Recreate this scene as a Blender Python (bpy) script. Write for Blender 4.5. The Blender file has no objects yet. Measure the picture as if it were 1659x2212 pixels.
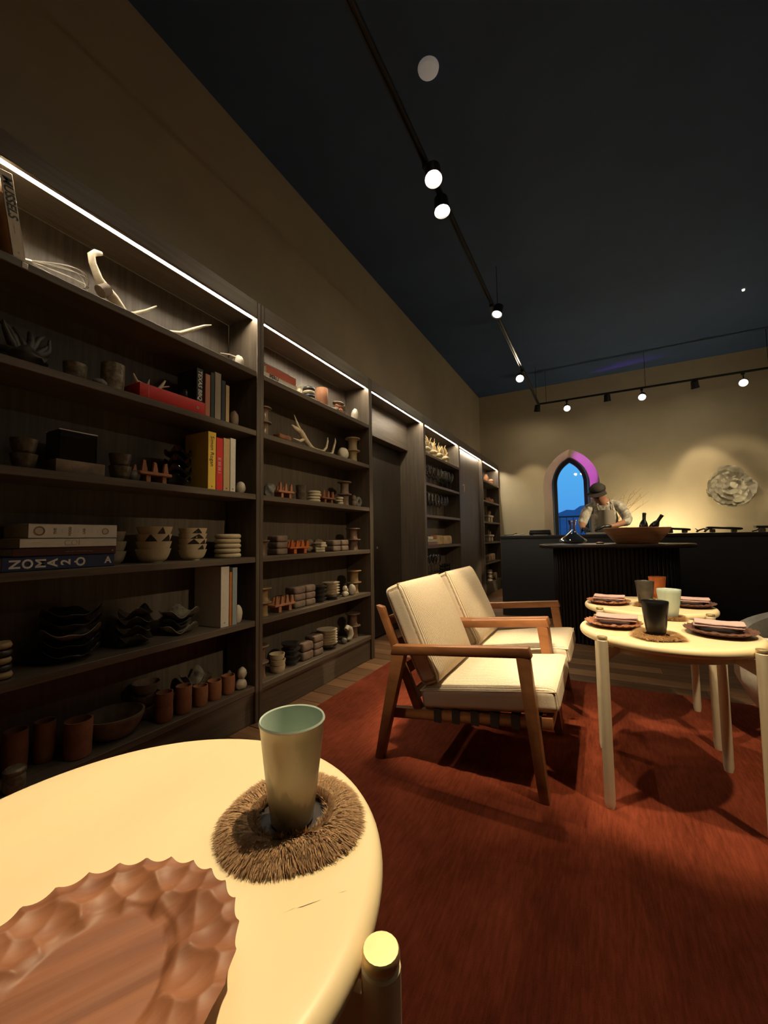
import bpy, bmesh, math, random
from math import sin, cos, pi, radians, sqrt, atan2
from mathutils import Vector, Matrix, noise, Euler

random.seed(7)
S = bpy.context.scene
COL = S.collection

# ------------------------------------------------------------------ camera
cam = bpy.data.cameras.new('camera')
cam.sensor_fit = 'VERTICAL'; cam.sensor_height = 24.0
cam.lens = 871.0 / 2212.0 * 24.0
cam.clip_start = 0.02; cam.clip_end = 400
camo = bpy.data.objects.new('camera', cam); COL.objects.link(camo)
_M = ((0.88213316, -0.04306084, -0.46902756), (0.47077101, 0.04955484, 0.88086263), (-0.01468809, -0.99784271, 0.06398576))
camo.matrix_world = Matrix(((_M[0][0], -_M[0][1], -_M[0][2], 0.0), (_M[1][0], -_M[1][1], -_M[1][2], 0.0), (_M[2][0], -_M[2][1], -_M[2][2], 1.0), (0, 0, 0, 1)))
S.camera = camo

# ------------------------------------------------------------------ world, exposure
S.view_settings.view_transform = 'Standard'
S.view_settings.look = 'None'
S.view_settings.gamma = 1.0
S.view_settings.use_curve_mapping = False
S.view_settings.exposure = 0.0
W = bpy.data.worlds.new('dusk'); S.world = W; W.use_nodes = True
wn = W.node_tree.nodes; wl = W.node_tree.links
bg = wn['Background']
tc = wn.new('ShaderNodeTexCoord'); sx = wn.new('ShaderNodeSeparateXYZ'); rp = wn.new('ShaderNodeValToRGB')
wl.new(tc.outputs['Generated'], sx.inputs[0]); wl.new(sx.outputs['Z'], rp.inputs[0]); wl.new(rp.outputs[0], bg.inputs[0])
rp.color_ramp.elements[0].position = 0.0; rp.color_ramp.elements[0].color = (0.075, 0.32, 0.80, 1)
rp.color_ramp.elements[1].position = 0.14; rp.color_ramp.elements[1].color = (0.095, 0.44, 0.88, 1)
bg.inputs[1].default_value = 1.1

WARM = (1.0, 0.78, 0.47)
# spot lamps of the ceiling tracks: position, aim, watts, cone degrees, spill watts
SPOTS = [
 # left track, running away from the camera
 ((-0.797, 2.20, 3.17), (-0.42, 1.35, 0.0), 30, 34, 6),
 ((-0.834, 2.457, 3.17), (-0.50, 2.10, 0.40), 100, 26, 6),
 ((-0.797, 3.914, 3.17), (-1.35, 2.7, 0.0), 240, 36, 8),
 ((-0.879, 5.708, 3.17), (-0.35, 2.65, 0.45), 80, 24, 9),
 ((-0.872, 7.40, 3.17), (-1.25, 8.15, 1.05), 34, 50, 3),
 # cross track above the kitchen
 ((-0.394, 7.42, 3.15), (-0.1, 4.6, 0.95), 150, 11, 0),
 ((0.207, 7.42, 3.17), (0.25, 8.10, 1.00), 8, 60, 0),
 ((0.685, 7.42, 3.15), (0.25, 4.6, 0.95), 170, 11, 0),
 ((1.36, 7.42, 3.17), (1.62, 8.10, 1.50), 40, 46, 0),
 ((1.913, 7.42, 3.14), (0.20, 2.80, 0.6), 30, 14, 0),
 # near cross track and right track, outside the frame
 ((-0.66, 1.20, 3.17), (-0.62, 2.10, 0.40), 330, 24, 3),
 ((-0.30, 1.20, 3.17), (-0.48, 0.35, 0.62), 330, 23, 0),
 ((-0.46, 1.20, 3.17), (0.20, 2.12, 0.60), 270, 30, 3),
 ((0.92, 1.20, 3.17), (0.22, 2.15, 0.60), 270, 30, 3),
 ((2.32, 2.90, 3.17), (0.22, 2.60, 0.60), 10, 24, 4),
 ((2.32, 4.60, 3.17), (0.05, 5.95, 1.30), 520, 15, 4),  # added unseen lamp, front light for the cook
 ((2.32, 5.40, 3.17), (1.80, 8.15, 1.70), 60, 34, 0),  # added unseen lamp to brighten the wall sculpture
 ((2.32, 3.70, 3.17), (0.32, 4.45, 1.02), 300, 13, 0),  # added unseen lamp to brighten the bowl on the bar
 ((2.32, 2.00, 3.17), (-1.80, 2.15, 0.95), 190, 27, 0),
 ((2.32, 3.30, 3.17), (-1.80, 4.6, 1.10), 200, 24, 0),
]

# ------------------------------------------------------------------ materials
MATS = {}
def nodes_of(name):
    m = bpy.data.materials.new(name); m.use_nodes = True
    nt = m.node_tree; b = nt.nodes['Principled BSDF']
    MATS[name] = m
    return m, nt, b
def coords(nt, scale=(1, 1, 1), kind='Object', rot=(0, 0, 0)):
    t = nt.nodes.new('ShaderNodeTexCoord'); mp = nt.nodes.new('ShaderNodeMapping')
    mp.inputs['Scale'].default_value = scale; mp.inputs['Rotation'].default_value = rot
    nt.links.new(t.outputs[kind], mp.inputs[0]); return mp.outputs[0]
def ramp(nt, fac, stops):
    r = nt.nodes.new('ShaderNodeValToRGB'); e = r.color_ramp.elements
    while len(e) < len(stops): e.new(0.5)
    for k, (p, c) in enumerate(stops):
        e[k].position = p; e[k].color = (c[0], c[1], c[2], 1)
    nt.links.new(fac, r.inputs[0]); return r.outputs[0]
def noise_node(nt, vec, scale, detail=4, rough=.55, dist=0):
    n = nt.nodes.new('ShaderNodeTexNoise'); n.inputs['Scale'].default_value = scale; n.inputs['Detail'].default_value = detail
    n.inputs['Roughness'].default_value = rough; n.inputs['Distortion'].default_value = dist
    nt.links.new(vec, n.inputs['Vector']); return n.outputs['Fac']
def bump(nt, b, h, strength=.2, dist=.002):
    n = nt.nodes.new('ShaderNodeBump'); n.inputs['Strength'].default_value = strength; n.inputs['Distance'].default_value = dist
    nt.links.new(h, n.inputs['Height']); nt.links.new(n.outputs[0], b.inputs['Normal'])
def mat(name, col, rough=.5, metal=0, var=.18, scale=12, bmp=0, bscale=60, spec=.5, coat=0, stretch=(1, 1, 1), col2=None, dist=0):
    """speckled plain material: colour varied by a noise, optional fine bump"""
    if name in MATS: return MATS[name]
    m, nt, b = nodes_of(name)
    v = coords(nt, stretch)
    f = noise_node(nt, v, scale, 5, .6, dist)
    lo = tuple(max(0, c * (1 - var)) for c in col); hi = tuple(min(1, c * (1 + var)) for c in col)
    if col2: lo, hi = col, col2
    nt.links.new(ramp(nt, f, [(.3, lo), (.7, hi)]), b.inputs['Base Color'])
    b.inputs['Roughness'].default_value = rough; b.inputs['Metallic'].default_value = metal
    b.inputs['Specular IOR Level'].default_value = spec; b.inputs['Coat Weight'].default_value = coat
    if bmp: bump(nt, b, noise_node(nt, v, bscale, 3), bmp, .003)
    return m
def wood(name, dark, light, stretch=(1, 1, .06), scale=60, rough=.5, bmp=.15, rnd=False, spec=.4):
    if name in MATS: return MATS[name]
    m, nt, b = nodes_of(name)
    v = coords(nt, stretch)
    if rnd:
        oi = nt.nodes.new('ShaderNodeObjectInfo'); ad = nt.nodes.new('ShaderNodeVectorMath'); ad.operation = 'ADD'
        sc = nt.nodes.new('ShaderNodeMath'); sc.operation = 'MULTIPLY'; sc.inputs[1].default_value = 37.0
        nt.links.new(oi.outputs['Random'], sc.inputs[0]); nt.links.new(v, ad.inputs[0]); nt.links.new(sc.outputs[0], ad.inputs[1]); v2 = ad.outputs[0]
    else: v2 = v
    f = noise_node(nt, v2, scale, 6, .65, .4)
    c = ramp(nt, f, [(.28, dark), (.72, light)])
    if rnd:
        mx = nt.nodes.new('ShaderNodeHueSaturation'); mr = nt.nodes.new('ShaderNodeMapRange')
        mr.inputs['To Min'].default_value = .55; mr.inputs['To Max'].default_value = 1.35
        nt.links.new(oi.outputs['Random'], mr.inputs[0]); nt.links.new(mr.outputs[0], mx.inputs['Value']); nt.links.new(c, mx.inputs['Color']); c = mx.outputs[0]
    nt.links.new(c, b.inputs['Base Color']); b.inputs['Roughness'].default_value = rough; b.inputs['Specular IOR Level'].default_value = spec
    if bmp: bump(nt, b, f, bmp, .002)
    return m
def emit(name, col, strength):
    m, nt, b = nodes_of(name)
    b.inputs['Base Color'].default_value = (.8, .8, .8, 1)
    b.inputs['Emission Color'].default_value = (*col, 1); b.inputs['Emission Strength'].default_value = strength
    return m
def thin_glass(name, tint=(1, 1, 1), refl=1.0, rough=0.02):
    m = bpy.data.materials.new(name); m.use_nodes = True; nt = m.node_tree; MATS[name] = m
    for n in list(nt.nodes):
        if n.type != 'OUTPUT_MATERIAL': nt.nodes.remove(n)
    out = [n for n in nt.nodes if n.type == 'OUTPUT_MATERIAL'][0]
    tr = nt.nodes.new('ShaderNodeBsdfTransparent'); tr.inputs[0].default_value = (*tint, 1)
    gl = nt.nodes.new('ShaderNodeBsdfGlossy'); gl.inputs['Roughness'].default_value = rough
    fr = nt.nodes.new('ShaderNodeFresnel'); fr.inputs[0].default_value = 1.5
    mu = nt.nodes.new('ShaderNodeMath'); mu.operation = 'MULTIPLY'; mu.inputs[1].default_value = refl; mu.use_clamp = True
    mx = nt.nodes.new('ShaderNodeMixShader')
    nt.links.new(fr.outputs[0], mu.inputs[0]); nt.links.new(mu.outputs[0], mx.inputs[0])
    nt.links.new(tr.outputs[0], mx.inputs[1]); nt.links.new(gl.outputs[0], mx.inputs[2]); nt.links.new(mx.outputs[0], out.inputs[0])
    return m
def fabric(name, c1, c2, axis_scale, n_scale=160, rough=.95):
    """ribbed upholstery: fine stripes across one local axis"""
    m, nt, b = nodes_of(name)
    v = coords(nt)
    w = nt.nodes.new('ShaderNodeTexWave'); w.bands_direction = axis_scale[0]; w.inputs['Scale'].default_value = axis_scale[1]
    w.inputs['Distortion'].default_value = .6; w.inputs['Detail'].default_value = 2; w.inputs['Detail Scale'].default_value = 2
    nt.links.new(v, w.inputs['Vector'])
    f2 = noise_node(nt, v, n_scale, 3, .7)
    mx = nt.nodes.new('ShaderNodeMath'); mx.operation = 'MULTIPLY_ADD'; mx.inputs[1].default_value = .55
    nt.links.new(w.outputs['Fac'], mx.inputs[0])
    h = nt.nodes.new('ShaderNodeMath'); h.operation = 'MULTIPLY'; h.inputs[1].default_value = .45; nt.links.new(f2, h.inputs[0]); nt.links.new(h.outputs[0], mx.inputs[2])
    nt.links.new(ramp(nt, mx.outputs[0], [(.2, c1), (.62, c2)]), b.inputs['Base Color'])
    b.inputs['Roughness'].default_value = rough; b.inputs['Specular IOR Level'].default_value = .15
    bump(nt, b, mx.outputs[0], .5, .003)
    return m

wood('shelf_wood', (.075, .057, .041), (.15, .118, .088), (1, 1, .05), 42, .40, .08)
wood('shelf_board', (.080, .061, .044), (.155, .122, .090), (1, .05, 1), 42, .45, .08)
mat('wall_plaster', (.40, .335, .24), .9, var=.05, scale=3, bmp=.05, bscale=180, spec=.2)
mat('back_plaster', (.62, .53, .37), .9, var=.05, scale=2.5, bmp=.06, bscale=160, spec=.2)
mat('ceiling_paint', (.050, .088, .19), .75, var=.08, scale=2, bmp=.04, bscale=120, spec=.3)
wood('plank_wood', (.13, .062, .028), (.27, .145, .072), (.05, 1, 1), 55, .45, .12, rnd=True)
mat('subfloor', (.05, .03, .02), .8)
mat('counter_black', (.022, .022, .026), .55, var=.1, scale=4, bmp=.03)
mat('black_metal', (.012, .012, .013), .45, var=.05)
mat('track_black', (.02, .021, .023), .35, var=.05)
wood('bar_wood', (.008, .005, .004), (.018, .012, .009), (1, 1, .05), 50, .45, .1)
wood('door_wood', (.020, .014, .010), (.048, .035, .026), (1, 1, .05), 50, .45, .1)
wood('bar_top_wood', (.02, .013, .010), (.055, .036, .028), (.05, 1, 1), 50, .35, .1)
wood('chair_wood', (.17, .062, .022), (.36, .155, .062), (.08, 1, .25), 40, .38, .1)
wood('plate_wood', (.15, .050, .022), (.36, .150, .072), (1, .05, 1), 30, .5, .03)
wood('dark_plate_wood', (.07, .03, .022), (.15, .065, .045), (1, .12, 1), 40, .6, .1)
wood('bowl_wood', (.28, .11, .045), (.46, .22, .10), (.3, .3, 3), 20, .42, .08)
mat('table_cream', (.86, .70, .42), .38, var=.05, scale=7, bmp=.03, bscale=220, stretch=(1, .25, 1), spec=.45)
mat('leg_cream', (.70, .60, .42), .45, var=.04)
mat('brass', (.72, .56, .30), .5, metal=1, var=.08, scale=40)
mat('strap_leather', (.016, .010, .008), .6)
fabric('cushion_cloth', (.30, .21, .13), (.84, .73, .56), ('Y', 36))
mat('tub_cloth', (.62, .59, .53), .95, var=.1, scale=60, bmp=.2, bscale=300, spec=.1)
mat('fur_brown', (.42, .26, .14), .85, var=.6, scale=420, spec=.15)
mat('fur_tan', (.58, .35, .16), .85, var=.5, scale=260, spec=.15)
mat('fur_under_tan', (.34, .20, .09), .95, var=.4, scale=200, spec=.05)
mat('fur_under', (.13, .075, .038), .95, var=.4, scale=200, spec=.05)
mat('coaster_leather', (.02, .013, .010), .6)
mat('napkin_pink', (.55, .38, .36), .95, var=.06, scale=90, bmp=.15, bscale=400, spec=.1)
mat('celadon', (.40, .50, .42), .18, var=.06, scale=8, coat=.4)
mat('celadon_light', (.52, .62, .54), .25, var=.05, scale=10, coat=.3)
mat('black_glaze', (.008, .008, .009), .32, var=.2, coat=.15)
mat('grey_glaze', (.055, .048, .040), .28, var=.35, scale=30)
mat('orange_clay', (.50, .135, .03), .55, var=.15, scale=25)
mat('terracotta', (.26, .105, .048), .85, var=.22, scale=22, bmp=.15)
mat('terracotta_pale', (.42, .19, .10), .85, var=.2, scale=22, bmp=.15)
mat('bisque', (.52, .43, .29), .7, var=.12, scale=24, bmp=.08)
mat('cream_glaze', (.58, .50, .36), .35, var=.1, scale=20)
mat('grey_bowl', (.40, .35, .27), .6, var=.14, scale=30)
mat('triangle_black', (.02, .018, .016), .5)
mat('crackle', (.055, .042, .028), .35, col2=(.36, .29, .19), scale=38, bmp=.4, bscale=40)
mat('crackle_dark', (.03, .025, .018), .3, col2=(.17, .13, .085), scale=34, bmp=.3, bscale=40)
mat('oyster_dark', (.010, .010, .010), .16, col2=(.05, .046, .038), scale=14, coat=.5)
mat('oyster_rim', (.05, .046, .04), .25, col2=(.38, .34, .27), scale=18)
mat('black_ceramic', (.008, .008, .008), .12, var=.3, coat=.6)
mat('driftwood', (.016, .013, .011), .5, col2=(.075, .063, .050), scale=22, bmp=.6, bscale=30)
mat('antler_bone', (.48, .38, .25), .55, col2=(.74, .64, .48), scale=26, bmp=.15, bscale=70)
mat('bone_white', (.66, .60, .48), .6, var=.12, scale=18, bmp=.2, bscale=26)
mat('stone_pale', (.34, .30, .23), .55, col2=(.64, .58, .46), scale=14, bmp=.2, bscale=22)
mat('stone_grey', (.10, .095, .085), .5, col2=(.24, .23, .20), scale=18, bmp=.2)
mat('stone_brown', (.12, .085, .055), .7, col2=(.26, .19, .13), scale=18, bmp=.2)
mat('block_brown', (.13, .088, .065), .9, col2=(.26, .185, .145), scale=30, bmp=.4, bscale=40)
mat('spool_brown', (.10, .060, .038), .32, col2=(.24, .15, .10), scale=16, coat=.2)
mat('spool_gold', (.22, .14, .06), .28, col2=(.42, .29, .14), scale=16, coat=.3)
mat('spool_tan', (.42, .31, .17), .55, var=.1, scale=16)
mat('slate_glaze', (.045, .042, .040), .35, var=.25, scale=20)
mat('plate_rim_pale', (.58, .50, .38), .4, var=.1)
mat('loaf_clay', (.68, .56, .33), .7, var=.08, scale=20)
mat('dry_stem', (.44, .30, .14), .8, var=.25, scale=20)
mat('dark_stem', (.12, .085, .045), .8, var=.2)
wood('pale_wood', (.34, .22, .11), (.62, .45, .26), (.4, .4, .4), 18, .65, .2)
mat('wire', (.55, .50, .42), .3, metal=.8, var=.05)
mat('paper_white', (.66, .62, .53), .7, var=.05, scale=40)
mat('pages', (.62, .54, .40), .9, var=.12, scale=120, stretch=(1, 1, 1))
mat('sculpture_white', (.64, .60, .49), .75, var=.04, bmp=.05)
mat('lamp_black', (.015, .015, .016), .4)
mat('shirt_print', (.16, .14, .11), .9, col2=(.78, .74, .64), scale=9, dist=1.5)
mat('apron_grey', (.30, .26, .21), .9, var=.06)
mat('skin', (.36, .17, .10), .55, var=.08, scale=14)
mat('cap_dark', (.035, .030, .026), .85, var=.2, scale=40)
mat('hair_dark', (.02, .014, .010), .7)
mat('glove_black', (.010, .010, .011), .4)
mat('trousers', (.02, .02, .022), .9)
mat('mountain_haze', (.06, .10, .22), .95, var=.2, scale=.3)  # dusk haze put into the blue base colour
mat('rail_metal', (.05, .05, .06), .5)
mat('window_frame_black', (.018, .015, .014), .45)
thin_glass('window_glass', (.96, .98, 1), 1.6)
thin_glass('wine_glass', (.93, .94, .93), 2.4, .03)
thin_glass('decanter_glass', (.92, .95, .95), 4.0, .02)
thin_glass('dark_glass', (.25, .28, .30), 2.0, .05)
emit('led_white', (1.0, .88, .66), 120.0)
emit('wall_wash_glow', (1.0, .80, .46), 185.0)
emit('lamp_face', (1.0, .90, .72), 30.0)
emit('lamp_face_soft', (1.0, .88, .70), 1.6)
emit('ceiling_disc_glow', (.8, .78, .74), .10)  # faint glow put into the sensor disc, which is no lamp
def cloth_rug():
    m, nt, b = nodes_of('rug_wool')
    v = coords(nt, (1, .12, 1)); v2 = coords(nt)
    f = noise_node(nt, v, 90, 4, .7); g = noise_node(nt, v2, 2.6, 4, .6, .8)
    mx = nt.nodes.new('ShaderNodeMath'); mx.operation = 'MULTIPLY_ADD'; mx.inputs[1].default_value = .5
    hh = nt.nodes.new('ShaderNodeMath'); hh.operation = 'MULTIPLY'; hh.inputs[1].default_value = .5
    nt.links.new(g, hh.inputs[0]); nt.links.new(f, mx.inputs[0]); nt.links.new(hh.outputs[0], mx.inputs[2])
    nt.links.new(ramp(nt, mx.outputs[0], [(.34, (.072, .0135, .0062)), (.68, (.245, .053, .026))]), b.inputs['Base Color'])
    b.inputs['Roughness'].default_value = 1; b.inputs['Specular IOR Level'].default_value = .05
    b.inputs['Sheen Weight'].default_value = .3; b.inputs['Sheen Tint'].default_value = (.5, .14, .05, 1)
    w = noise_node(nt, coords(nt, (1, 1, 1)), 320, 2, .6)
    bump(nt, b, w, .5, .004)
cloth_rug()

# ------------------------------------------------------------------ mesh helpers
class MB:
    def __init__(s): s.v = []; s.f = []
    def add(s, vs, fs):
        o = len(s.v); s.v += [tuple(p) for p in vs]; s.f += [tuple(i + o for i in f) for f in fs]; return s
    def box(s, x0, x1, y0, y1, z0, z1):
        return s.add([(x0,y0,z0),(x1,y0,z0),(x1,y1,z0),(x0,y1,z0),(x0,y0,z1),(x1,y0,z1),(x1,y1,z1),(x0,y1,z1)],
                     [(3,2,1,0),(4,5,6,7),(0,1,5,4),(1,2,6,5),(2,3,7,6),(3,0,4,7)])
    def bbox(s, x0, x1, y0, y1, z0, z1, r=.004, seg=2):
        bm = bmesh.new(); bmesh.ops.create_cube(bm, size=1)
        for v in bm.verts: v.co = Vector(((x0+x1)/2+v.co.x*(x1-x0), (y0+y1)/2+v.co.y*(y1-y0), (z0+z1)/2+v.co.z*(z1-z0)))
        bmesh.ops.bevel(bm, geom=bm.edges[:], offset=r, segments=seg, profile=.5, affect='EDGES')
        bm.verts.index_update(); s.add([v.co[:] for v in bm.verts], [[v.index for v in f.verts] for f in bm.faces]); bm.free(); return s
    def lathe(s, prof, n=28, c=(0,0,0), sx=1, sy=1):
        rings = []; vs = []; fs = []
        for r, z in prof:
            if r < 1e-6: rings.append([len(vs)]); vs.append((c[0], c[1], c[2]+z))
            else:
                rings.append(list(range(len(vs), len(vs)+n)))
                vs += [(c[0]+r*sx*cos(2*pi*k/n), c[1]+r*sy*sin(2*pi*k/n), c[2]+z) for k in range(n)]
        for a, b in zip(rings, rings[1:]):
            for k in range(n):
                k2 = (k+1) % n
                if len(a) == 1 and len(b) == 1: continue
                if len(a) == 1: fs.append((a[0], b[k2], b[k]))
                elif len(b) == 1: fs.append((a[k], a[k2], b[0]))
                else: fs.append((a[k], a[k2], b[k2], b[k]))
        return s.add(vs, fs)
    def tube(s, pts, rad, n=8, caps=True, flat=1.0):
        pts = [Vector(p) for p in pts]
        if not isinstance(rad, (list, tuple)): rad = [rad]*len(pts)
        t0 = (pts[1]-pts[0]).normalized(); up = Vector((0,0,1)) if abs(t0.z) < .9 else Vector((1,0,0))
        nrm = t0.cross(up).normalized(); vs = []; fs = []; prev = t0
        for i, p in enumerate(pts):
            t = ((pts[min(i+1, len(pts)-1)]-pts[max(i-1, 0)])).normalized()
            q = prev.rotation_difference(t); nrm = (q @ nrm).normalized(); prev = t; bn = t.cross(nrm)
            for k in range(n):
                a = 2*pi*k/n; vs.append(p + (nrm*cos(a)+bn*sin(a)*flat)*rad[i])
        for i in range(len(pts)-1):
            for k in range(n):
                k2 = (k+1) % n; fs.append((i*n+k, i*n+k2, (i+1)*n+k2, (i+1)*n+k))
        if caps:
            fs.append(tuple(reversed(range(n)))); fs.append(tuple(range((len(pts)-1)*n, len(pts)*n)))
        return s.add(vs, fs)
    def prism(s, poly, h0, h1, ax='z'):
        def m(a, b, h): return {'z': (a,b,h), 'y': (a,h,b), 'x': (h,a,b)}[ax]
        n = len(poly); vs = [m(a,b,h0) for a,b in poly]+[m(a,b,h1) for a,b in poly]
        fs = [tuple(range(n)), tuple(range(2*n-1, n-1, -1))]+[(k, k+n, (k+1)%n+n, (k+1)%n) for k in range(n)]
        return s.add(vs, fs)
    def grid(s, fn, nu, nv, cu=False):
        vs = [fn(u/(nu if cu else nu-1), v/(nv-1)) for v in range(nv) for u in range(nu)]; fs = []
        for v in range(nv-1):
            for u in range(nu if cu else nu-1):
                u2 = (u+1) % nu; fs.append((v*nu+u, v*nu+u2, (v+1)*nu+u2, (v+1)*nu+u))
        return s.add(vs, fs)
    def puff(s, a, b, c, r, n=14, fn=None, mtx=None):
        """dense rounded box, half sizes a b c, corner radius r, displaced by fn"""
        bm = bmesh.new(); bmesh.ops.create_cube(bm, size=2)
        bmesh.ops.subdivide_edges(bm, edges=bm.edges[:], cuts=n, use_grid_fill=True)
        vs = []
        for v in bm.verts:
            def e(t): return t if abs(t) < .0 else math.copysign(1-(1-abs(t))**1.35, t)
            p = Vector((e(v.co.x)*a, e(v.co.y)*b, e(v.co.z)*c))
            q = Vector((max(-a+r, min(a-r, p.x)), max(-b+r, min(b-r, p.y)), max(-c+r, min(c-r, p.z))))
            d = p-q
            p = q+d.normalized()*r if d.length > 1e-6 else p
            if fn: p = fn(p)
            if mtx: p = mtx @ p
            vs.append(p[:])
        bm.verts.index_update(); s.add(vs, [[v.index for v in f.verts] for f in bm.faces]); bm.free(); return s
    def mesh(s, name, m=None, smooth=40):
        me = bpy.data.meshes.new(name); me.from_pydata(s.v, [], s.f)
        bm = bmesh.new(); bm.from_mesh(me); bmesh.ops.recalc_face_normals(bm, faces=bm.faces[:]); bm.to_mesh(me); bm.free()
        if smooth:
            me.shade_smooth(); me.set_sharp_from_angle(angle=radians(smooth))
        if m: me.materials.append(MATS[m] if isinstance(m, str) else m)
        return me
def obj(name, me, parent=None, loc=(0,0,0), rot=(0,0,0), scale=None):
    o = bpy.data.objects.new(name, me); COL.objects.link(o); o.location = loc; o.rotation_euler = rot
    if scale: o.scale = scale
    if parent: o.parent = parent
    return o
def mk(name, mb, m, parent=None, loc=(0,0,0), rot=(0,0,0), smooth=40): return obj(name, mb.mesh(name, m, smooth), parent, loc, rot)
def tag(o, label, cat, group=None):
    o['label'] = label; o['category'] = cat
    if group: o['group'] = group
    return o
def thing(name, label, cat, loc=(0,0,0), rot=(0,0,0), group=None):
    o = bpy.data.objects.new(name, None); COL.objects.link(o); o.location = loc; o.rotation_euler = rot; o.empty_display_size = .05
    return tag(o, label, cat, group)
def struct(name, mb, m, parent=None, smooth=40):
    o = mk(name, mb, m, parent, smooth=smooth)
    if not parent: o['kind'] = 'structure'
    return o
def copy_tree(o, parent=None, loc=None, rot=None, label=None, group=None):
    c = o.copy(); COL.objects.link(c); c.parent = parent
    if loc is not None: c.location = loc
    if rot is not None: c.rotation_euler = rot
    if label: c['label'] = label
    if group: c['group'] = group
    for ch in list(o.children): copy_tree(ch, c)
    return c
def skin_mesh(name, verts, edges, rad, root=0, sub=2, m=None):
    me = bpy.data.meshes.new(name); me.from_pydata(verts, edges, [])
    o = bpy.data.objects.new(name, me); COL.objects.link(o)
    sk = o.modifiers.new('s', 'SKIN'); 
    if not me.skin_vertices: me.attributes
    for i, d in enumerate(me.skin_vertices[0].data):
        r = rad[i]; d.radius = (r, r) if not isinstance(r, tuple) else r; d.use_root = (i == root)
    sb = o.modifiers.new('b', 'SUBSURF'); sb.levels = sub; sb.render_levels = sub
    dg = bpy.context.evaluated_depsgraph_get(); out = bpy.data.meshes.new_from_object(o.evaluated_get(dg))
    bpy.data.objects.remove(o); out.name = name; out.materials.clear(); out.shade_smooth()
    if m: out.materials.append(MATS[m])
    return out
_tx = {}
def text_mesh(s, size, m, bold=0.0, shear=0):
    k = (s, size, m)
    if k in _tx: return _tx[k]
    cu = bpy.data.curves.new('lettering', 'FONT'); cu.body = s; cu.size = size; cu.extrude = .0004; cu.offset = bold; cu.shear = shear
    cu.align_x = 'CENTER'; cu.align_y = 'CENTER'; cu.resolution_u = 3
    o = bpy.data.objects.new('lettering', cu); COL.objects.link(o)
    dg = bpy.context.evaluated_depsgraph_get(); me = bpy.data.meshes.new_from_object(o.evaluated_get(dg)); bpy.data.objects.remove(o)
    me.materials.clear(); me.materials.append(MATS[m]); _tx[k] = me
    return me
def place_axes(o, loc, ax, ay):
    ax = Vector(ax); ay = Vector(ay); az = ax.cross(ay)
    o.matrix_local = Matrix(((ax.x, ay.x, az.x, loc[0]), (ax.y, ay.y, az.y, loc[1]), (ax.z, ay.z, az.z, loc[2]), (0,0,0,1)))
# ================================================================== THE ROOM
XW, YB, ZC, XR, Y0 = -2.08, 8.15, 3.86, 3.4, -1.8
FZ = -0.012                                           # top of the boards; the rug's top is z = 0
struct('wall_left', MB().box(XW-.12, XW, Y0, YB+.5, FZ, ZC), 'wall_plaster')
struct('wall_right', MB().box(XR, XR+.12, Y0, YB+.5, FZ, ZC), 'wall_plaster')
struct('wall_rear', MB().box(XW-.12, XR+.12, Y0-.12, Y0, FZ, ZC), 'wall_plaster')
struct('ceiling', MB().box(XW-.12, XR+.12, Y0-.12, YB+.6, ZC, ZC+.1), 'ceiling_paint')

# floor of narrow boards running across the room, each board its own piece
floor = struct('floor', MB().box(XW-.12, XR+.12, Y0-.12, YB+.5, FZ-.06, FZ-.012), 'subfloor')
PWID = .138
plank_me = {}
for L in (1.1, 1.5, 1.9):
    plank_me[L] = MB().bbox(0, L-.003, 0, PWID-.003, -.012, 0, .002, 1).mesh('plank', 'plank_wood')
y = Y0; row = 0
while y < YB-.05:
    x = XW - random.uniform(0, .9)
    while x < XR:
        if y < 3.0 and -1.2 < x < 1.6 and False: pass
        L = random.choice((1.5, 1.9, 1.9)); 
        obj('plank', plank_me[L], floor, (x, y, FZ)); x += L
    y += PWID; row += 1

# back wall with the pointed window opening
WX, WSP, WAP, HW = -.43, 1.92, 2.59, .475             # opening: centre, spring line, apex, half width
FX, FSP, FAP, FHW, FY = -.455, 1.99, 2.475, .293, YB+.34
SILL = .86
def arch(cx, hw, sp, ap, n=18):
    """pointed arch outline from left spring over the apex to the right spring"""
    h = ap-sp; R = (hw*hw+h*h)/(2*hw); pts = []
    a1 = math.asin(min(1, h/R))
    for k in range(n+1):
        a = a1*k/n; pts.append((cx-hw+R-R*cos(a), sp+R*sin(a)))
    right = [(2*cx-x, z) for x, z in reversed(pts[:-1])]
    return pts+right
A_open = arch(WX, HW, WSP, WAP); A_fr = arch(FX, FHW, FSP, FAP)
mb = MB()
def quad(a, b, c, d): mb.add([a, b, c, d], [(0, 1, 2, 3)])
quad((XW-.12, YB, FZ), (WX-HW, YB, FZ), (WX-HW, YB, ZC), (XW-.12, YB, ZC))
quad((WX+HW, YB, FZ), (XR+.12, YB, FZ), (XR+.12, YB, ZC), (WX+HW, YB, ZC))
quad((WX-HW, YB, FZ), (WX+HW, YB, FZ), (WX+HW, YB, SILL), (WX-HW, YB, SILL))
for (xa, za), (xb, zb) in zip(A_open, A_open[1:]): quad((xa, YB, za), (xb, YB, zb), (xb, YB, ZC), (xa, YB, ZC))
# splayed reveal
op = [(WX-HW, SILL)]+A_open+[(WX+HW, SILL)]; fr = [(FX-FHW, SILL)]+A_fr+[(FX+FHW, SILL)]
for (a, b), (c, d) in zip(zip(op, op[1:]), zip(fr, fr[1:])): quad((a[0], YB, a[1]), (b[0], YB, b[1]), (d[0], FY+.06, d[1]), (c[0], FY+.06, c[1]))
quad((WX-HW, YB, SILL), (WX+HW, YB, SILL), (FX+FHW, FY+.06, SILL), (FX-FHW, FY+.06, SILL))
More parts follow.
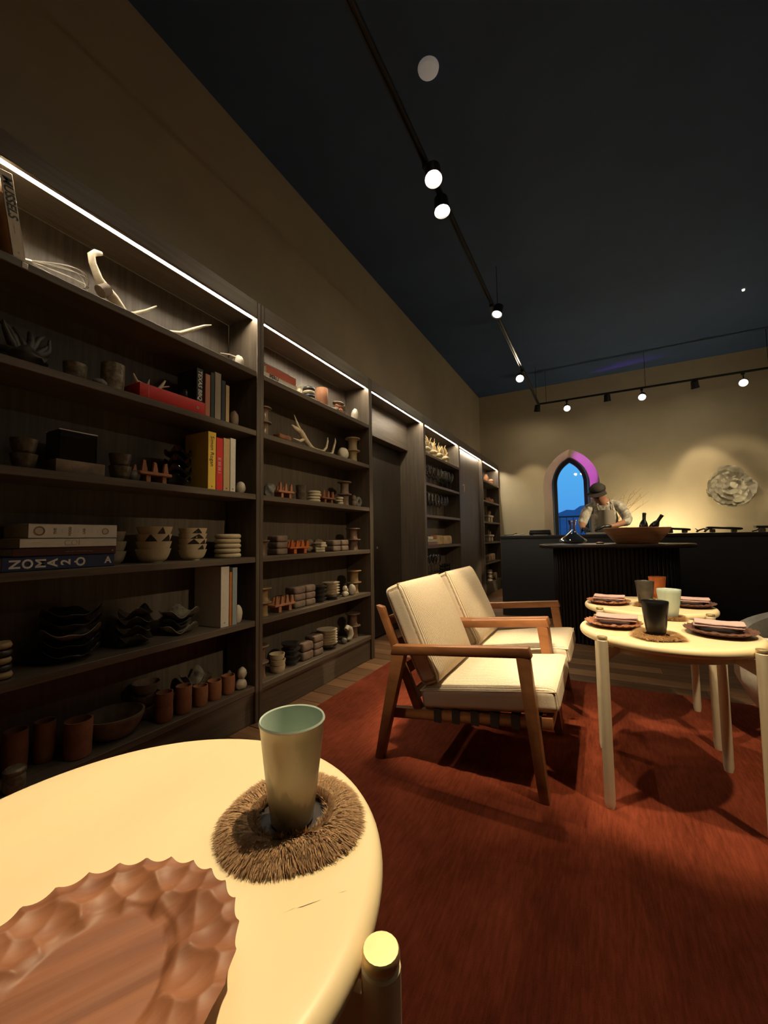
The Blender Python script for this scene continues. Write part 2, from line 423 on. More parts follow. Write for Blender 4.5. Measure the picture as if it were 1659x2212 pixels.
# outer skin
quad((XW-.12, YB+.5, FZ), (FX-FHW, YB+.5, FZ), (FX-FHW, YB+.5, ZC), (XW-.12, YB+.5, ZC)); quad((FX+FHW, YB+.5, FZ), (XR+.12, YB+.5, FZ), (XR+.12, YB+.5, ZC), (FX+FHW, YB+.5, ZC))
quad((FX-FHW, YB+.5, FZ), (FX+FHW, YB+.5, FZ), (FX+FHW, YB+.5, SILL), (FX-FHW, YB+.5, SILL))
for (xa, za), (xb, zb) in zip(A_fr, A_fr[1:]): quad((xa, YB+.5, za), (xb, YB+.5, zb), (xb, YB+.5, ZC), (xa, YB+.5, ZC))
for (a, b) in zip(fr, fr[1:]): quad((a[0], FY+.06, a[1]), (b[0], FY+.06, b[1]), (b[0], YB+.5, b[1]), (a[0], YB+.5, a[1]))
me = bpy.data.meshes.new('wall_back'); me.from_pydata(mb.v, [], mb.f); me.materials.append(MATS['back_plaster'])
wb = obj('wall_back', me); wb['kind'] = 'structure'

# window frame, pane
win = bpy.data.objects.new('window_1', None); COL.objects.link(win); win.location = (FX, FY, SILL); win['kind'] = 'structure'
mb = MB(); fw = .062
inn = [(FX-FHW+fw, SILL+fw)]+arch(FX, FHW-fw, FSP, FAP-fw*1.35)+[(FX+FHW-fw, SILL+fw)]
outl = [(FX-FHW, SILL)]+A_fr+[(FX+FHW, SILL)]
N = len(outl)
vs = []
for (p, q) in zip(outl, inn):
    for (pt, yy) in ((p, -.03), (q, -.03), (q, .03), (p, .03)): vs.append((pt[0]-FX, yy, pt[1]-SILL))
fs = []
for k in range(N):
    k2 = (k+1) % N
    for j in range(4): fs.append((k*4+j, k2*4+j, k2*4+(j+1) % 4, k*4+(j+1) % 4))
mb.add(vs, fs); mk('window_frame', mb, 'window_frame_black', win)
mb = MB(); pl = [(x-FX, z-SILL) for x, z in inn]
mb.prism(pl, -.004, .004, 'y'); mk('pane', mb, 'window_glass', win, smooth=0)

# outdoors: railing, terrace and mountains in the dusk
rail = thing('balcony_railing', 'dark balcony railing outside the pointed window', 'railing', (-.6, 10.6, 0))
mk('top_rail', MB().bbox(-2.5, 2.5, -.025, .025, 1.42, 1.46, .005), 'rail_metal', rail)
bal = MB().box(-.007, .007, -.007, .007, .2, 1.42).mesh('baluster', 'rail_metal')
for k in range(34): obj('baluster', bal, rail, (-2.45+k*.148, 0, 0))
mk('bottom_rail', MB().box(-2.5, 2.5, -.02, .02, .18, .22), 'rail_metal', rail)
tag(mk('terrace', MB().box(-6, 6, YB+.55, 11.5, -.1, .17), 'rail_metal'), 'dark terrace floor outside the window', 'terrace')['kind'] = 'structure'
mb = MB()
def ridge(u, v):
    x = -40+80*u; yy = 55+v*70
    h = (5.2+1.6*noise.noise(Vector((x*.16+3.1, v*2, 0)))+.8*noise.noise(Vector((x*.5, v*4, 2)))+.9*sin(x*.21+.4))*sin(pi*min(1, v*1.2+.02))*(1+v*.5)-.4
    return (x, yy, h)
mb.grid(ridge, 70, 14)
tag(mk('mountain', mb, 'mountain_haze'), 'hazy blue mountain ridge seen through the pointed window', 'mountain')

# added unseen uplight in the recess, tints the reveal purple
up = thing('added_uplight', 'added unseen purple uplight tinting the reveal of the pointed window', 'lamp', (-.66, YB+.27, SILL))
mk('body', MB().lathe([(0, 0), (.035, 0), (.035, .05), (.028, .055), (0, .055)], 16), 'lamp_black', up)
pl_ = bpy.data.lights.new('purple_glow', 'SPOT'); pl_.energy = 130; pl_.color = (.62, .08, 1.0); pl_.spot_size = radians(30); pl_.spot_blend = .6; pl_.shadow_soft_size = .02
lo = bpy.data.objects.new('purple_glow', pl_); COL.objects.link(lo); lo.parent = up; lo.location = (0, 0, .07)
lo.rotation_euler = (Vector((-.08, YB+.24, 2.30))-Vector((-.66, YB+.27, SILL+.07))).to_track_quat('-Z', 'Y').to_euler()

# rug
tag(mk('area_rug', MB().bbox(-1.543, 2.6, -1.5, 3.13, FZ, 0, .005), 'rug_wool'), 'large rust red wool rug covering most of the wooden floor', 'rug')

# ================================================================== WALL OF SHELVES
BND = [.43, 1.71, 3.005, 4.24, 5.545, 6.84, 8.10]
SZ = [1.98, 1.63, 1.26, .903, .547, .188]
XF, XBK, TH = -1.72, -1.96, .032
LABU = ['nearest tall dark bookcase with books, bowls and oyster-like dishes', 'second tall dark bookcase with spools, antlers and plates',
        'dark panelled door bay under a lit header between two bookcases', 'tall dark shelf bay holding wine glasses and dried stems',
        'closed tall dark cupboard between the glass shelves and the last shelves', 'last narrow looking shelf bay beside the kitchen counter']
for i in range(6):
    ya, yb = BND[i], BND[i+1]; t = .0275; back = -2.06 if i == 2 else XBK
    u = thing(['bookcase', 'bookcase', 'door_bay', 'bookcase', 'tall_cupboard', 'bookcase'][i], LABU[i], ['bookcase', 'bookcase', 'door', 'bookcase', 'cupboard', 'bookcase'][i], (XF, ya, FZ))
    def L(x0, x1, y0, y1, z0, z1, name, m, r=.0025): return mk(name, MB().bbox(x0-XF, x1-XF, y0-ya, y1-ya, z0-FZ, z1-FZ, r, 1), m, u)
    L(back, XF, ya+.0005, ya+t, FZ, 2.40, 'side_panel', 'shelf_wood'); L(back, XF, yb-t, yb-.0005, FZ, 2.40, 'side_panel', 'shelf_wood')
    L(back, XF-.02, ya+t, yb-t, 2.318, 2.34, 'top_panel', 'shelf_board')
    L(XF-.02, XF, ya+t, yb-t, 2.304, 2.40, 'fascia', 'shelf_board')
    mk('light_strip', MB().box(-.036, -.022, t+.004, yb-ya-t-.004, 2.309-FZ, 2.316-FZ), 'led_white', u, smooth=0)
    mk('strip_shade_lip', MB().box(-.041, -.0375, t, yb-ya-t, (2.3015 if i == 0 else 2.3065)-FZ, 2.318-FZ), 'shelf_board', u, smooth=0)  # lip added to shade the upper back panel, lowest in the nearest bookcase
    if i in (0, 1, 3, 5):
        L(XBK-.01, XBK, ya+t, yb-t, .0, 2.318, 'back_panel', 'shelf_wood')
        for z in SZ: L(XBK, XF-.003, ya+t, yb-t, z-TH, z, 'shelf', 'shelf_board')
        L(XF-.03, XF-.012, ya+t, yb-t, FZ, SZ[-1]-TH, 'kick_panel', 'shelf_board')
    elif i == 2:
        L(-1.94, -1.92, ya+t, yb-t, 2.0, 2.318, 'header_panel', 'shelf_board'); L(-2.05, -1.94, ya+t, yb-t, 2.0, 2.02, 'header_soffit', 'shelf_board')
        L(-2.06, -2.035, ya+t, ya+.34, FZ, 2.0, 'fixed_panel', 'shelf_wood'); L(-2.035, -2.025, ya+t, ya+.34, FZ, .11, 'skirting', 'shelf_board')
        d = L(-2.05, -2.018, ya+.345, yb-t-.003, .005, 1.995, 'door_leaf', 'door_wood')
        k = mk('lock', MB().lathe([(0, 0), (.012, 0), (.012, .006), (0, .006)], 12), 'brass', d); k.rotation_euler = (0, pi/2, 0); k.location = (-2.018-XF, .62, .90-FZ)
    else:
        d = L(-1.80, -1.775, ya+t+.002, yb-t-.002, .10, 2.312, 'door_leaf', 'shelf_wood')
        L(-1.82, -1.80, ya+t, yb-t, FZ, 2.318, 'back_panel', 'shelf_wood')
        k = mk('handle', MB().tube([(0, 0, .05), (.025, 0, .05), (.025, 0, -.05), (0, 0, -.05)], .006, 6), 'brass', d); k.location = (-1.775-XF, .30, 1.72-FZ)
        L(XF-.03, XF-.014, ya+t, yb-t, FZ, .10, 'kick_panel', 'shelf_board')

# ================================================================== COUNTER, BAR TABLE
c = thing('kitchen_counter', 'long matt black kitchen counter in front of the back wall', 'counter', (-1.14, 5.37, FZ))
mk('front_panel', MB().bbox(0, 4.53, 0, .03, .0, .975, .004), 'counter_black', c)
mk('end_panel', MB().bbox(0, .03, .03, .62, .0, .975, .003), 'counter_black', c)
mk('worktop', MB().bbox(-.006, 4.53, -.006, .64, .975, 1.016, .004), 'counter_black', c)
w = thing('back_worktop', 'low dark worktop along the back wall behind the cook', 'counter', (-1.0, 7.52, FZ))
mk('body', MB().bbox(0, 4.36, .04, .6, 0, .86, .004), 'counter_black', w); mk('worktop', MB().bbox(-.02, 4.37, 0, .62, .86, .90, .004), 'counter_black', w)

wl_ = thing('added_wall_wash', 'added unseen warm light bar behind the counter washing the back wall', 'lamp', (.80, 7.72, .888))  # unseen bar added to brighten the lower back wall
mk('housing', MB().bbox(-.65, .65, -.03, .03, 0, .018, .003), 'black_metal', wl_); mk('diffuser', MB().box(-.64, .64, -.012, .012, .018, .022), 'wall_wash_glow', wl_, smooth=0)
BX, BY, BZ = .10, 4.47, .912
def oval(a, b, n, e=2.6):
    return [(a*math.copysign(abs(cos(2*pi*k/n))**(2/e), cos(2*pi*k/n)), b*math.copysign(abs(sin(2*pi*k/n))**(2/e), sin(2*pi*k/n))) for k in range(n)]
bar = thing('bar_table', 'dark oval bar table with a fluted drum base in the middle', 'table', (BX, BY, FZ))
mb = MB(); prof = oval(.655, .40, 72)
rings = [(.965, .0), (1, .012), (1, .026), (.985, .036)]
mb2 = MB(); n = 72
for sc, dz in rings: mb2.v += [(x*sc, y_*sc, BZ-FZ-.036+dz) for x, y_ in prof]
for r in range(3): mb2.f += [(r*n+k, r*n+(k+1) % n, (r+1)*n+(k+1) % n, (r+1)*n+k) for k in range(n)]
mb2.f += [tuple(range(n))[::-1], tuple(range(3*n, 4*n))]
mk('top', mb2, 'bar_top_wood', bar)
core = MB(); core.prism(oval(.50, .255, 72), 0, BZ-FZ-.036, 'z'); mk('core', core, 'bar_wood', bar)
slat = MB().bbox(-.013, .013, -.012, .012, .0, BZ-FZ-.037, .004, 1).mesh('slat', 'bar_wood')
ov = oval(.512, .267, 720)
acc = 0; last = ov[0]; place = [0]
for k in range(1, 720):
    acc += sqrt((ov[k][0]-ov[k-1][0])**2+(ov[k][1]-ov[k-1][1])**2)
    if acc >= .032: place.append(k); acc = 0
for k in place:
    a, b = ov[k-1], ov[(k+1) % 720]; obj('slat', slat, bar, (ov[k][0], ov[k][1], 0), (0, 0, atan2(b[1]-a[1], b[0]-a[0])))

# ================================================================== TRACK LIGHTS
def rail_thing(label, a, b):
    a = Vector(a); b = Vector(b); d = (b-a); L_ = d.length
    t = thing('light_track', label, 'track', a, (0, 0, atan2(d.y, d.x)))
    mb = MB().box(0, L_, -.017, -.009, -.012, .012).box(0, L_, .009, .017, -.012, .012).box(0, L_, -.017, .017, .006, .012)
    mk('channel', mb, 'track_black', t, smooth=0)
    for f in (.04, .5, .96): mk('hanger', MB().tube([(L_*f, 0, .012), (L_*f, 0, ZC-a.z)], .0035, 6), 'track_black', t)
rail_thing('black suspended light track running along the bookcases', (-.845, 1.0, 3.3), (-.845, 7.40, 3.3))
rail_thing('black suspended light track crossing in front of the back wall', (-.845, 7.42, 3.3), (2.32, 7.42, 3.3))
rail_thing('black suspended light track crossing above the near seats', (-.82, 1.2, 3.3), (2.30, 1.2, 3.3))
rail_thing('black suspended light track along the right side of the room', (2.32, .0, 3.3), (2.32, 7.40, 3.3))
NM = ['brightest spot lamp of the pair hanging over the armchairs', 'lower spot lamp of the bright pair over the armchairs',
      'spot lamp on the left track seen almost edge on', 'small bright spot lamp left of the track near the ceiling edge', 'dark spot lamp at the corner of the two tracks',
      'glowing spot lamp nearest the track corner on the cross track', 'first dark spot lamp on the cross track', 'glowing spot lamp at the middle of the cross track',
      'second dark spot lamp on the cross track towards the right', 'glowing spot lamp at the right end of the cross track',
      'spot lamp of the near cross track aimed at the armchairs', 'spot lamp of the near cross track aimed at the nearest table', 'spot lamp of the near cross track aimed at the set tables', 'spot lamp at the right of the near cross track',
      'nearest spot lamp on the right track', 'added unseen spot lamp on the right track brightening the cook', 'added unseen spot lamp on the right track brightening the wall sculpture', 'added unseen spot lamp on the right track brightening the wooden bowl', 'shelf washing spot lamp on the right track, nearer one', 'shelf washing spot lamp on the right track, farther one']
body = MB().lathe([(0, .115), (.030, .115), (.046, .10), (.050, .02), (.056, -.002), (.052, -.002), (.047, .012)], 24)
body_me = body.mesh('housing', 'lamp_black')
lens_me = MB().lathe([(0, .008), (.047, .008)], 24).mesh('lens', 'lamp_face')
lens_soft = MB().lathe([(0, .008), (.047, .008)], 24).mesh('lens', 'lamp_face_soft')
for k, ((px, py, pz), aim, watt, cone, fill) in enumerate(SPOTS):
    t = thing('track_spotlight', NM[k], 'spotlight', (px, py, pz), group='track spotlights')
    dr = (Vector(aim)-Vector((px, py, pz))).normalized(); q = dr.to_track_quat('-Z', 'Y')
    h = obj('housing', body_me, t); h.rotation_euler = q.to_euler(); 
    l = obj('lens', lens_soft if k == 2 else lens_me, h)
    tz = 3.288-pz; tx = (-.845-px) if px < -.7 and py < 7.41 else ((2.32-px) if px > 2.2 else 0); ty = 7.42-py if abs(py-7.42) < .1 else 0
    bk = q @ Vector((0, 0, .075))
    mk('arm', MB().tube([bk, (tx, ty, tz)], .008, 6), 'lamp_black', t)
    mk('adapter', MB().bbox(tx-.018, tx+.018, ty-.018, ty+.018, tz-.03, tz, .003, 1), 'lamp_black', t)
    li = bpy.data.lights.new('spot_beam', 'SPOT'); li.energy = watt; li.color = WARM; li.spot_size = radians(cone); li.spot_blend = .45; li.shadow_soft_size = .035
    lo = bpy.data.objects.new('spot_beam', li); COL.objects.link(lo); lo.parent = t; lo.location = dr*.012; lo.rotation_euler = q.to_euler()
    if fill:                                         # added wide fill that lifts walls and shelves, standing in for stray light
        l2 = bpy.data.lights.new('spot_fill', 'SPOT'); l2.energy = fill; l2.color = WARM; l2.spot_size = radians(165); l2.spot_blend = .6; l2.shadow_soft_size = .045
        lo = bpy.data.objects.new('spot_fill', l2); COL.objects.link(lo); lo.parent = t; lo.location = dr*.014; lo.rotation_euler = q.to_euler()
tag(mk('ceiling_sensor', MB().lathe([(0, -.022), (.05, -.022), (.062, -.012), (.065, 0)], 28), 'ceiling_disc_glow', loc=(-.80, 2.163, ZC)), 'round pale sensor disc flush on the dark ceiling', 'sensor')
tag(mk('ceiling_indicator', MB().lathe([(0, -.02), (.012, -.018), (.016, 0)], 12), 'lamp_face_soft', loc=(1.62, 6.05, ZC)), 'tiny lit indicator dot on the dark ceiling at right', 'indicator')

# ================================================================== ARMCHAIRS
def make_armchair(label, loc, group):
    t = thing('armchair', label, 'armchair', loc, group=group)
    for s in (-1, 1):
        y0, y1 = (s*.3225, s*.2775) if s < 0 else (.2775, .3225)
        def pr(name, poly, a=y0, b=y1, m='chair_wood'): 
            mb = MB(); mb.prism(poly, a, b, 'y'); me = mb.mesh(name, m)
            bm = bmesh.new(); bm.from_mesh(me); bmesh.ops.bevel(bm, geom=bm.edges[:], offset=.004, segments=2, profile=.5, affect='EDGES'); bm.to_mesh(me); bm.free(); me.shade_smooth(); me.set_sharp_from_angle(angle=radians(35))
            return obj(name, me, t)
        pr('front_leg', [(.308, 0), (.345, 0), (.292, .525), (.262, .53), (.240, .5285)])
        pr('armrest', [(-.312, .470), (-.300, .512), (.288, .566), (.300, .527), (.235, .521)])
        pr('rear_leg', [(-.398, 0), (-.362, 0), (-.242, .4765), (-.305, .471)])
        pr('side_rail', [(-.348, .172), (.360, .252), (.360, .300), (-.335, .222)], y0+(.004 if s > 0 else .0), y1-(.004 if s < 0 else 0)) if False else pr('side_rail', [(-.345, .172), (.362, .255), (.362, .300), (-.334, .220)], s*.2775 if s < 0 else .245, -.245 if s < 0 else .2775)
        pr('back_post', [(-.205, .190), (-.165, .195), (-.375, .672), (-.410, .680)], -.2755 if s < 0 else .238, -.238 if s < 0 else .2755)
    mk('front_rail', MB().bbox(.335, .362, -.245, .245, .252, .298, .004), 'chair_wood', t)
    mk('rear_rail', MB().bbox(-.215, -.185, -.245, .245, .185, .230, .004), 'chair_wood', t)
    for k in range(4):
        f = .12+.24*k; x = -.185-.205*f*1.02; z = .235+.43*f
        o = mk('back_slat', MB().bbox(-.008, .008, -.238, .238, -.024, .024, .003, 1), 'chair_wood', t, (x-.012, 0, z)); o.rotation_euler = (0, -radians(25), 0)
    for k in range(6):
        x = -.105+k*.082; zt = .2225+(x+.334)*.115
        mb = MB().box(x-.017, x+.017, -.279, .279, zt, zt+.004).box(x-.017, x+.017, -.2815, -.279, zt-.052, zt+.004).box(x-.017, x+.017, .279, .2815, zt-.052, zt+.004)
        mk('strap', mb, 'strap_leather', t, smooth=0)
    def bulge(a, b, am, edge):
        def fn(p):
            u = max(-1, min(1, p.x/a)); v = max(-1, min(1, p.y/b)); k = (1-u**4)*(1-v**4)
            p = p.copy(); p.z += math.copysign(am*k, p.z)*(1 if p.z > 0 else .35)
            p.z += .0035*noise.noise(Vector((p.x*9, p.y*9, 3.3)))
            return p
        return fn
    a, b, c_ = .288, .276, .047
    sc = mk('seat_cushion', MB().puff(a, b, c_, .026, 16, bulge(a, b, .020, .5)), 'cushion_cloth', t, (.100, 0, .322), (0, -radians(8.3), 0), smooth=60)
    def seam(a, b, z):
        pts = []
        for (x, y) in ((1, 1), (-1, 1), (-1, -1), (1, -1), (1, 1)): pts.append((x*(a-.004), y*(b-.004), z))
        return pts
    mk('piping', MB().tube(seam(a, b, .036), .0035, 6), 'cushion_cloth', sc)
    a2, b2 = .235, .274
    bc = mk('back_cushion', MB().puff(a2, b2, .050, .030, 16, bulge(a2, b2, .030, .5)), 'cushion_cloth', t, (-.232, 0, .560), (0, radians(66), 0), smooth=60)
    mk('piping', MB().tube(seam(a2, b2, .034), .0035, 6), 'cushion_cloth', bc)
    return t
ch = make_armchair('near armchair with wooden frame and beige ribbed cushions', (-.55, 1.978, 0), 'pair of armchairs')
copy_tree(ch, None, (-.55, 2.642, 0), None, 'far armchair with wooden frame and beige ribbed cushions, behind the near one', 'pair of armchairs')

# tub chair at the right edge
def tub():
    t = thing('tub_chair', 'pale grey rounded tub chair behind the set tables at the right edge', 'chair', (.98, 2.72, 0), (0, 0, pi))
    mb = MB()
    def rimz(a): return .475+.165*(.5-.5*cos(a))**.8
    def shell(u, v):
        a = 2*pi*u; r = .20+.19*min(1, v*1.9)**.55
        return (cos(a)*r, sin(a)*r, .03+(rimz(a)-.03)*v)
    mb.grid(shell, 48, 16, True)
    def inner(u, v):
        a = 2*pi*u; top = rimz(a)
        r = .39-.10*v if v < .25 else .33-.0*v
        zz = top+.012*sin(pi*min(1, v*4)) if v < .25 else top-(top-.33)*(v-.25)/.75
        return (cos(a)*r, sin(a)*r, zz)
    mb.grid(inner, 48, 9, True); mb.lathe([(0, .03), (.20, .03)], 48)
    mk('shell', mb, 'tub_cloth', t, smooth=60)
    mk('seat_cushion', MB().lathe([(0, .30), (.29, .30), (.318, .33), (.318, .38), (.29, .41), (.15, .425), (0, .43)], 40), 'tub_cloth', t, smooth=60)
    mk('base', MB().lathe([(0, 0), (.17, 0), (.17, .03), (0, .03)], 32), 'black_metal', t)
tub()

# ================================================================== ROUND TABLES
TZ = .615
def make_table(label, loc, rz):
    t = thing('side_table', label, 'table', loc, (0, 0, rz), 'small round cream tables')
    R = .308; h = .034; pr = [(0, TZ-h), (R-.030, TZ-h)]
    for k in range(9):
        a = -pi/2+pi*k/8; pr.append((R-.016+.016*cos(a), TZ-h/2+h/2*sin(a)))
    pr += [(R-.03, TZ), (R*.5, TZ), (0, TZ)]
    mk('tabletop', MB().lathe(pr, 96), 'table_cream', t)
    mk('apron', MB().lathe([(.235, TZ-h-.03), (.25, TZ-h-.03), (.25, TZ-h), (.235, TZ-h)], 64), 'leg_cream', t)
    for k in range(4):
        a = k*pi/2; x, y_ = .3265*cos(a), .3265*sin(a)
        l = mk('leg', MB().lathe([(0, 0), (.015, 0), (.0185, .02), (.0185, TZ-.012), (.0165, TZ-.010), (.0165, TZ-.006)], 20), 'leg_cream', t, (x, y_, 0))
        mk('cap', MB().lathe([(.0165, TZ-.006), (.0178, TZ-.005), (.0178, TZ+.001), (.0165, TZ+.003), (0, TZ+.003)], 20), 'brass', l)
        b = MB(); b.prism([(-.012, TZ-h-.004), (-.10, TZ-h-.004), (-.10, TZ-h-.022), (-.012, TZ-h-.055)], -.006, .006, 'y'); b.box(-.10, -.03, -.02, .02, TZ-h-.004, TZ-h)
        o = mk('bracket', b, 'leg_cream', t, (x, y_, 0), (0, 0, a))
    return t
make_table('nearest round cream table with the carved plate and tall cup', (-.52, .305, 0), radians(8))
make_table('front one of the two set round cream tables by the armchairs', (.215, 1.99, 0), radians(47))
make_table('rear one of the two set round cream tables by the armchairs', (.215, 2.66, 0), radians(45))

# fur coasters
def fur_coaster(label, loc, ro, ri, n, ln, m, seed, wob=.06, group=None):
    rnd = random.Random(seed)
    t = thing('fur_coaster', label, 'coaster', loc, group=group)
    mk('pad', MB().lathe([(0, 0), (ro*.86, 0), (ro*.86, .003), (ri, .004), (0, .004)], 36), 'coaster_leather', t)
    def edge(a): return 1+wob*sin(3*a+seed)+wob*.6*sin(5*a+2.1*seed)
    mb = MB()
    def ring(u, v):
        a = 2*pi*u; rm = (ri+ro*.88*edge(a))/2; hw = (ro*.88*edge(a)-ri)/2; b = 2*pi*v
        return (cos(a)*(rm+hw*cos(b)), sin(a)*(rm+hw*cos(b)), .0085+.008*sin(b))
    mb.grid(ring, 60, 10, True); mk('hide', mb, 'fur_under' if m == 'fur_brown' else 'fur_under_tan', t, smooth=60)
    fb = MB(); vs = fb.v; fs = fb.f
    for _ in range(n):
        a = rnd.uniform(0, 2*pi); u = rnd.random()**.6; rr = ri+(ro*.90*edge(a)-ri)*u
        z = .004+.0125*sin(pi*min(1, max(0.06, (rr-ri)/(ro*.9*edge(a)-ri))))
        p = Vector((cos(a)*rr, sin(a)*rr, z)); out = Vector((cos(a), sin(a), 0)); tg = Vector((-sin(a), cos(a), 0))
        cl = noise.noise(Vector((p.x*90, p.y*90, seed))); c2 = noise.noise(Vector((p.x*90+9, p.y*90, seed+5)))
        rad_ = rnd.uniform(.5, 1.0) if u > .16 else rnd.uniform(-.5, .4)
        d = (out*(rad_+.5*c2)+tg*(rnd.uniform(-.15, .35)+.6*cl)+Vector((0, 0, rnd.uniform(.25, .6)*(1.2-u)))).normalized()
        l = ln*rnd.uniform(.6, 1.15)*(.4+.65*u); w = tg*ln*.030*rnd.uniform(.6, 1.3)
        p1 = p+d*l*.55; p2 = p+d*l+Vector((0, 0, -l*.22*u)); p2.z = max(.0015, p2.z); p1.z = max(.002, p1.z)
        o = len(vs); vs += [(p-w)[:], (p+w)[:], (p1+w*.8)[:], (p1-w*.8)[:], p2[:]]; fs += [(o, o+1, o+2, o+3), (o+3, o+2, o+4)]
    me = bpy.data.meshes.new('fur'); me.from_pydata(vs, [], fs); me.materials.append(MATS[m]); f = obj('fur', me, t); f['kind'] = 'stuff'
    return t
fur_coaster('ring of brown fur with dark centre under the tall cup', (-.388, .448, TZ), .086, .046, 32000, .024, 'fur_brown', 1, .03, 'fur coasters')
fur_coaster('tan fur coaster under the black cup on the front table', (.172, 1.826, TZ), .088, .040, 3600, .018, 'fur_tan', 2, .09, 'fur coasters')
fur_coaster('tan fur coaster under the pale green cup on the front table', (.266, 2.235, TZ), .062, .040, 2000, .016, 'fur_tan', 3, .09, 'fur coasters')
fur_coaster('tan fur coaster under the dark grey cup on the rear table', (.205, 2.585, TZ), .058, .036, 2600, .017, 'fur_tan', 4, .09, 'fur coasters')
fur_coaster('tan fur coaster under the orange cup on the rear table', (.285, 2.870, TZ), .072, .040, 2000, .016, 'fur_tan', 5, .09, 'fur coasters')

def tumbler(rt, rb, h, n=40, wall=.0028, foot=.0):
    pr = [(0, 0), (rb*.88, 0), (rb*.96, .002), (rb, .006)]
    for k in range(1, 11):
        f = k/10; pr.append((rb+(rt-rb)*f**.8, .006+(h-.008)*f))
    pr += [(rt-wall*.4, h), (rt-wall, h-.002)]
    for k in range(9, -1, -2): f = k/10; pr.append((rb+(rt-rb)*f**.8-wall, .008+(h-.008)*f))
    pr += [(rb*.7, .0085), (0, .008)]
    return MB().lathe(pr, n)
# near cup: celadon with unglazed foot
t = thing('tall_cup', 'tall pale celadon cup standing on the brown fur ring', 'cup', (-.386, .446, TZ+.0042))
cupm, nt, b = nodes_of('celadon_drip')
v = coords(nt); sep = nt.nodes.new('ShaderNodeSeparateXYZ'); nt.links.new(v, sep.inputs[0])
v3 = coords(nt, (1, 1, .18)); nz = noise_node(nt, v3, 46, 2, .5)
ma = nt.nodes.new('ShaderNodeMath'); ma.operation = 'MULTIPLY_ADD'; ma.inputs[1].default_value = .115
nt.links.new(nz, ma.inputs[0]); nt.links.new(sep.outputs['Z'], ma.inputs[2])
nt.links.new(ramp(nt, ma.outputs[0], [(.0, (.66, .56, .42)), (.072, (.66, .56, .42)), (.076, (.44, .42, .31)), (.112, (.44, .42, .31)), (.118, (.66, .60, .45))]), b.inputs['Base Color'])
b.inputs['Roughness'].default_value = .3; b.inputs['Coat Weight'].default_value = .25
pr = [(0, 0), (.0265, 0), (.0285, .003), (.0293, .012)]
for k in range(1, 11): f = k/10; pr.append((.0293+(.0435-.0293)*f**.85, .012+.116*f))
pr += [(.0445, .1295), (.0450, .132)]
mk('body', MB().lathe(pr, 56), cupm, t)
pr = [(.0450, .132), (.0438, .1345), (.0420, .133)]
for k in range(9, -1, -1): f = k/10; pr.append((.0293+(.0435-.0293)*f**.85-.0025, .012+.116*f))
pr += [(.018, .010), (0, .009)]
mk('lining', MB().lathe(pr, 56), 'celadon_light', t)
mk('water', MB().lathe([(0, .100), (.0365, .100)], 40), 'celadon_light', t) if False else None

for (nm, loc, m, lab) in (('black_cup', (.172, 1.838), 'black_glaze', 'glossy black cup at the front of the front set table'),
                          ('green_cup', (.266, 2.245), 'celadon_light', 'pale green cup at the back of the front set table'),
                          ('grey_cup', (.203, 2.600), 'grey_glaze', 'dark grey brown cup on the rear set table'),
                          ('orange_cup', (.289, 2.880), 'orange_clay', 'orange clay cup at the back of the rear set table')):
    z = TZ+.0135 if nm != 'x' else TZ
    tag(mk(nm, tumbler(.045 if nm != 'green_cup' else .048, .030, .128), m, loc=(loc[0], loc[1], TZ+.0042)), lab, 'cup', 'cups on the set tables')

# carved wooden plates with scalloped rims
def carved(R, ri, h, nsc, seed, nu=170, nv=44, depth=.010):
    rnd = random.Random(seed)
    cells = []
    for ring, (rr, cnt, jt) in enumerate(((1.0, nsc, .0), (.82, int(nsc*.62), .3), (.64, int(nsc*.5), .3))):
        for k in range(cnt):
            a = 2*pi*(k+.5+rnd.uniform(-jt, jt))/cnt; q = rr+rnd.uniform(-.05, .05)*(ring > 0); cells.append((cos(a)*q*R, sin(a)*q*R))
    mb = MB()
    def fn(u, v):
        a = 2*pi*u; tt = (a*nsc/(2*pi)) % 1
        edge = R*(1-.026*(1-(2*tt-1)**2))
        r = edge*v; x, y_ = r*cos(a), r*sin(a)
        rin = ri*(1+.05*sin(2*a+seed)+.03*sin(3*a))
        rim = max(0, min(1, (r-rin)/(R*.10))); rim = rim*rim*(3-2*rim)
        z = h*.38+rim*(h*.24)+max(0, (r-rin)/(R-rin))*h*.38
        if r > rin:
            d = min((x-cx)**2+(y_-cy)**2 for cx, cy in cells)
            z += depth*(min(1.0, d/(R*.17)**2)-.75)*min(1, (r-rin)/(R*.06))
        else: z += .0014*noise.noise(Vector((x*60, y_*9, seed)))
        return (x, y_, z)
    mb.grid(fn, nu, nv, True)
    def under(u, v):
        a = 2*pi*u; tt = (a*nsc/(2*pi)) % 1; edge = R*(1-.026*(1-(2*tt-1)**2))
        r = edge*(1-.40*v); top = fn(u, 1)[2]
        return (r*cos(a), r*sin(a), max(0, top*(1-min(1, v*1.1))))
    mb.grid(under, nu, 7, True); mb.lathe([(0, 0), (R*.58, 0)], 40)
    return mb
tag(mk('carved_plate', carved(.124, .064, .028, 28, 3, 300, 80, .0075), 'plate_wood', loc=(-.397, .197, TZ), rot=(0, 0, radians(-28)), smooth=55), 'large carved reddish wooden plate with scalloped rim on the nearest table', 'plate')
pl_me = carved(.110, .060, .024, 28, 5, 112, 24).mesh('carved_plate', 'plate_wood', 55); pd_me = carved(.115, .060, .026, 28, 6, 112, 24).mesh('carved_plate', 'dark_plate_wood', 55)
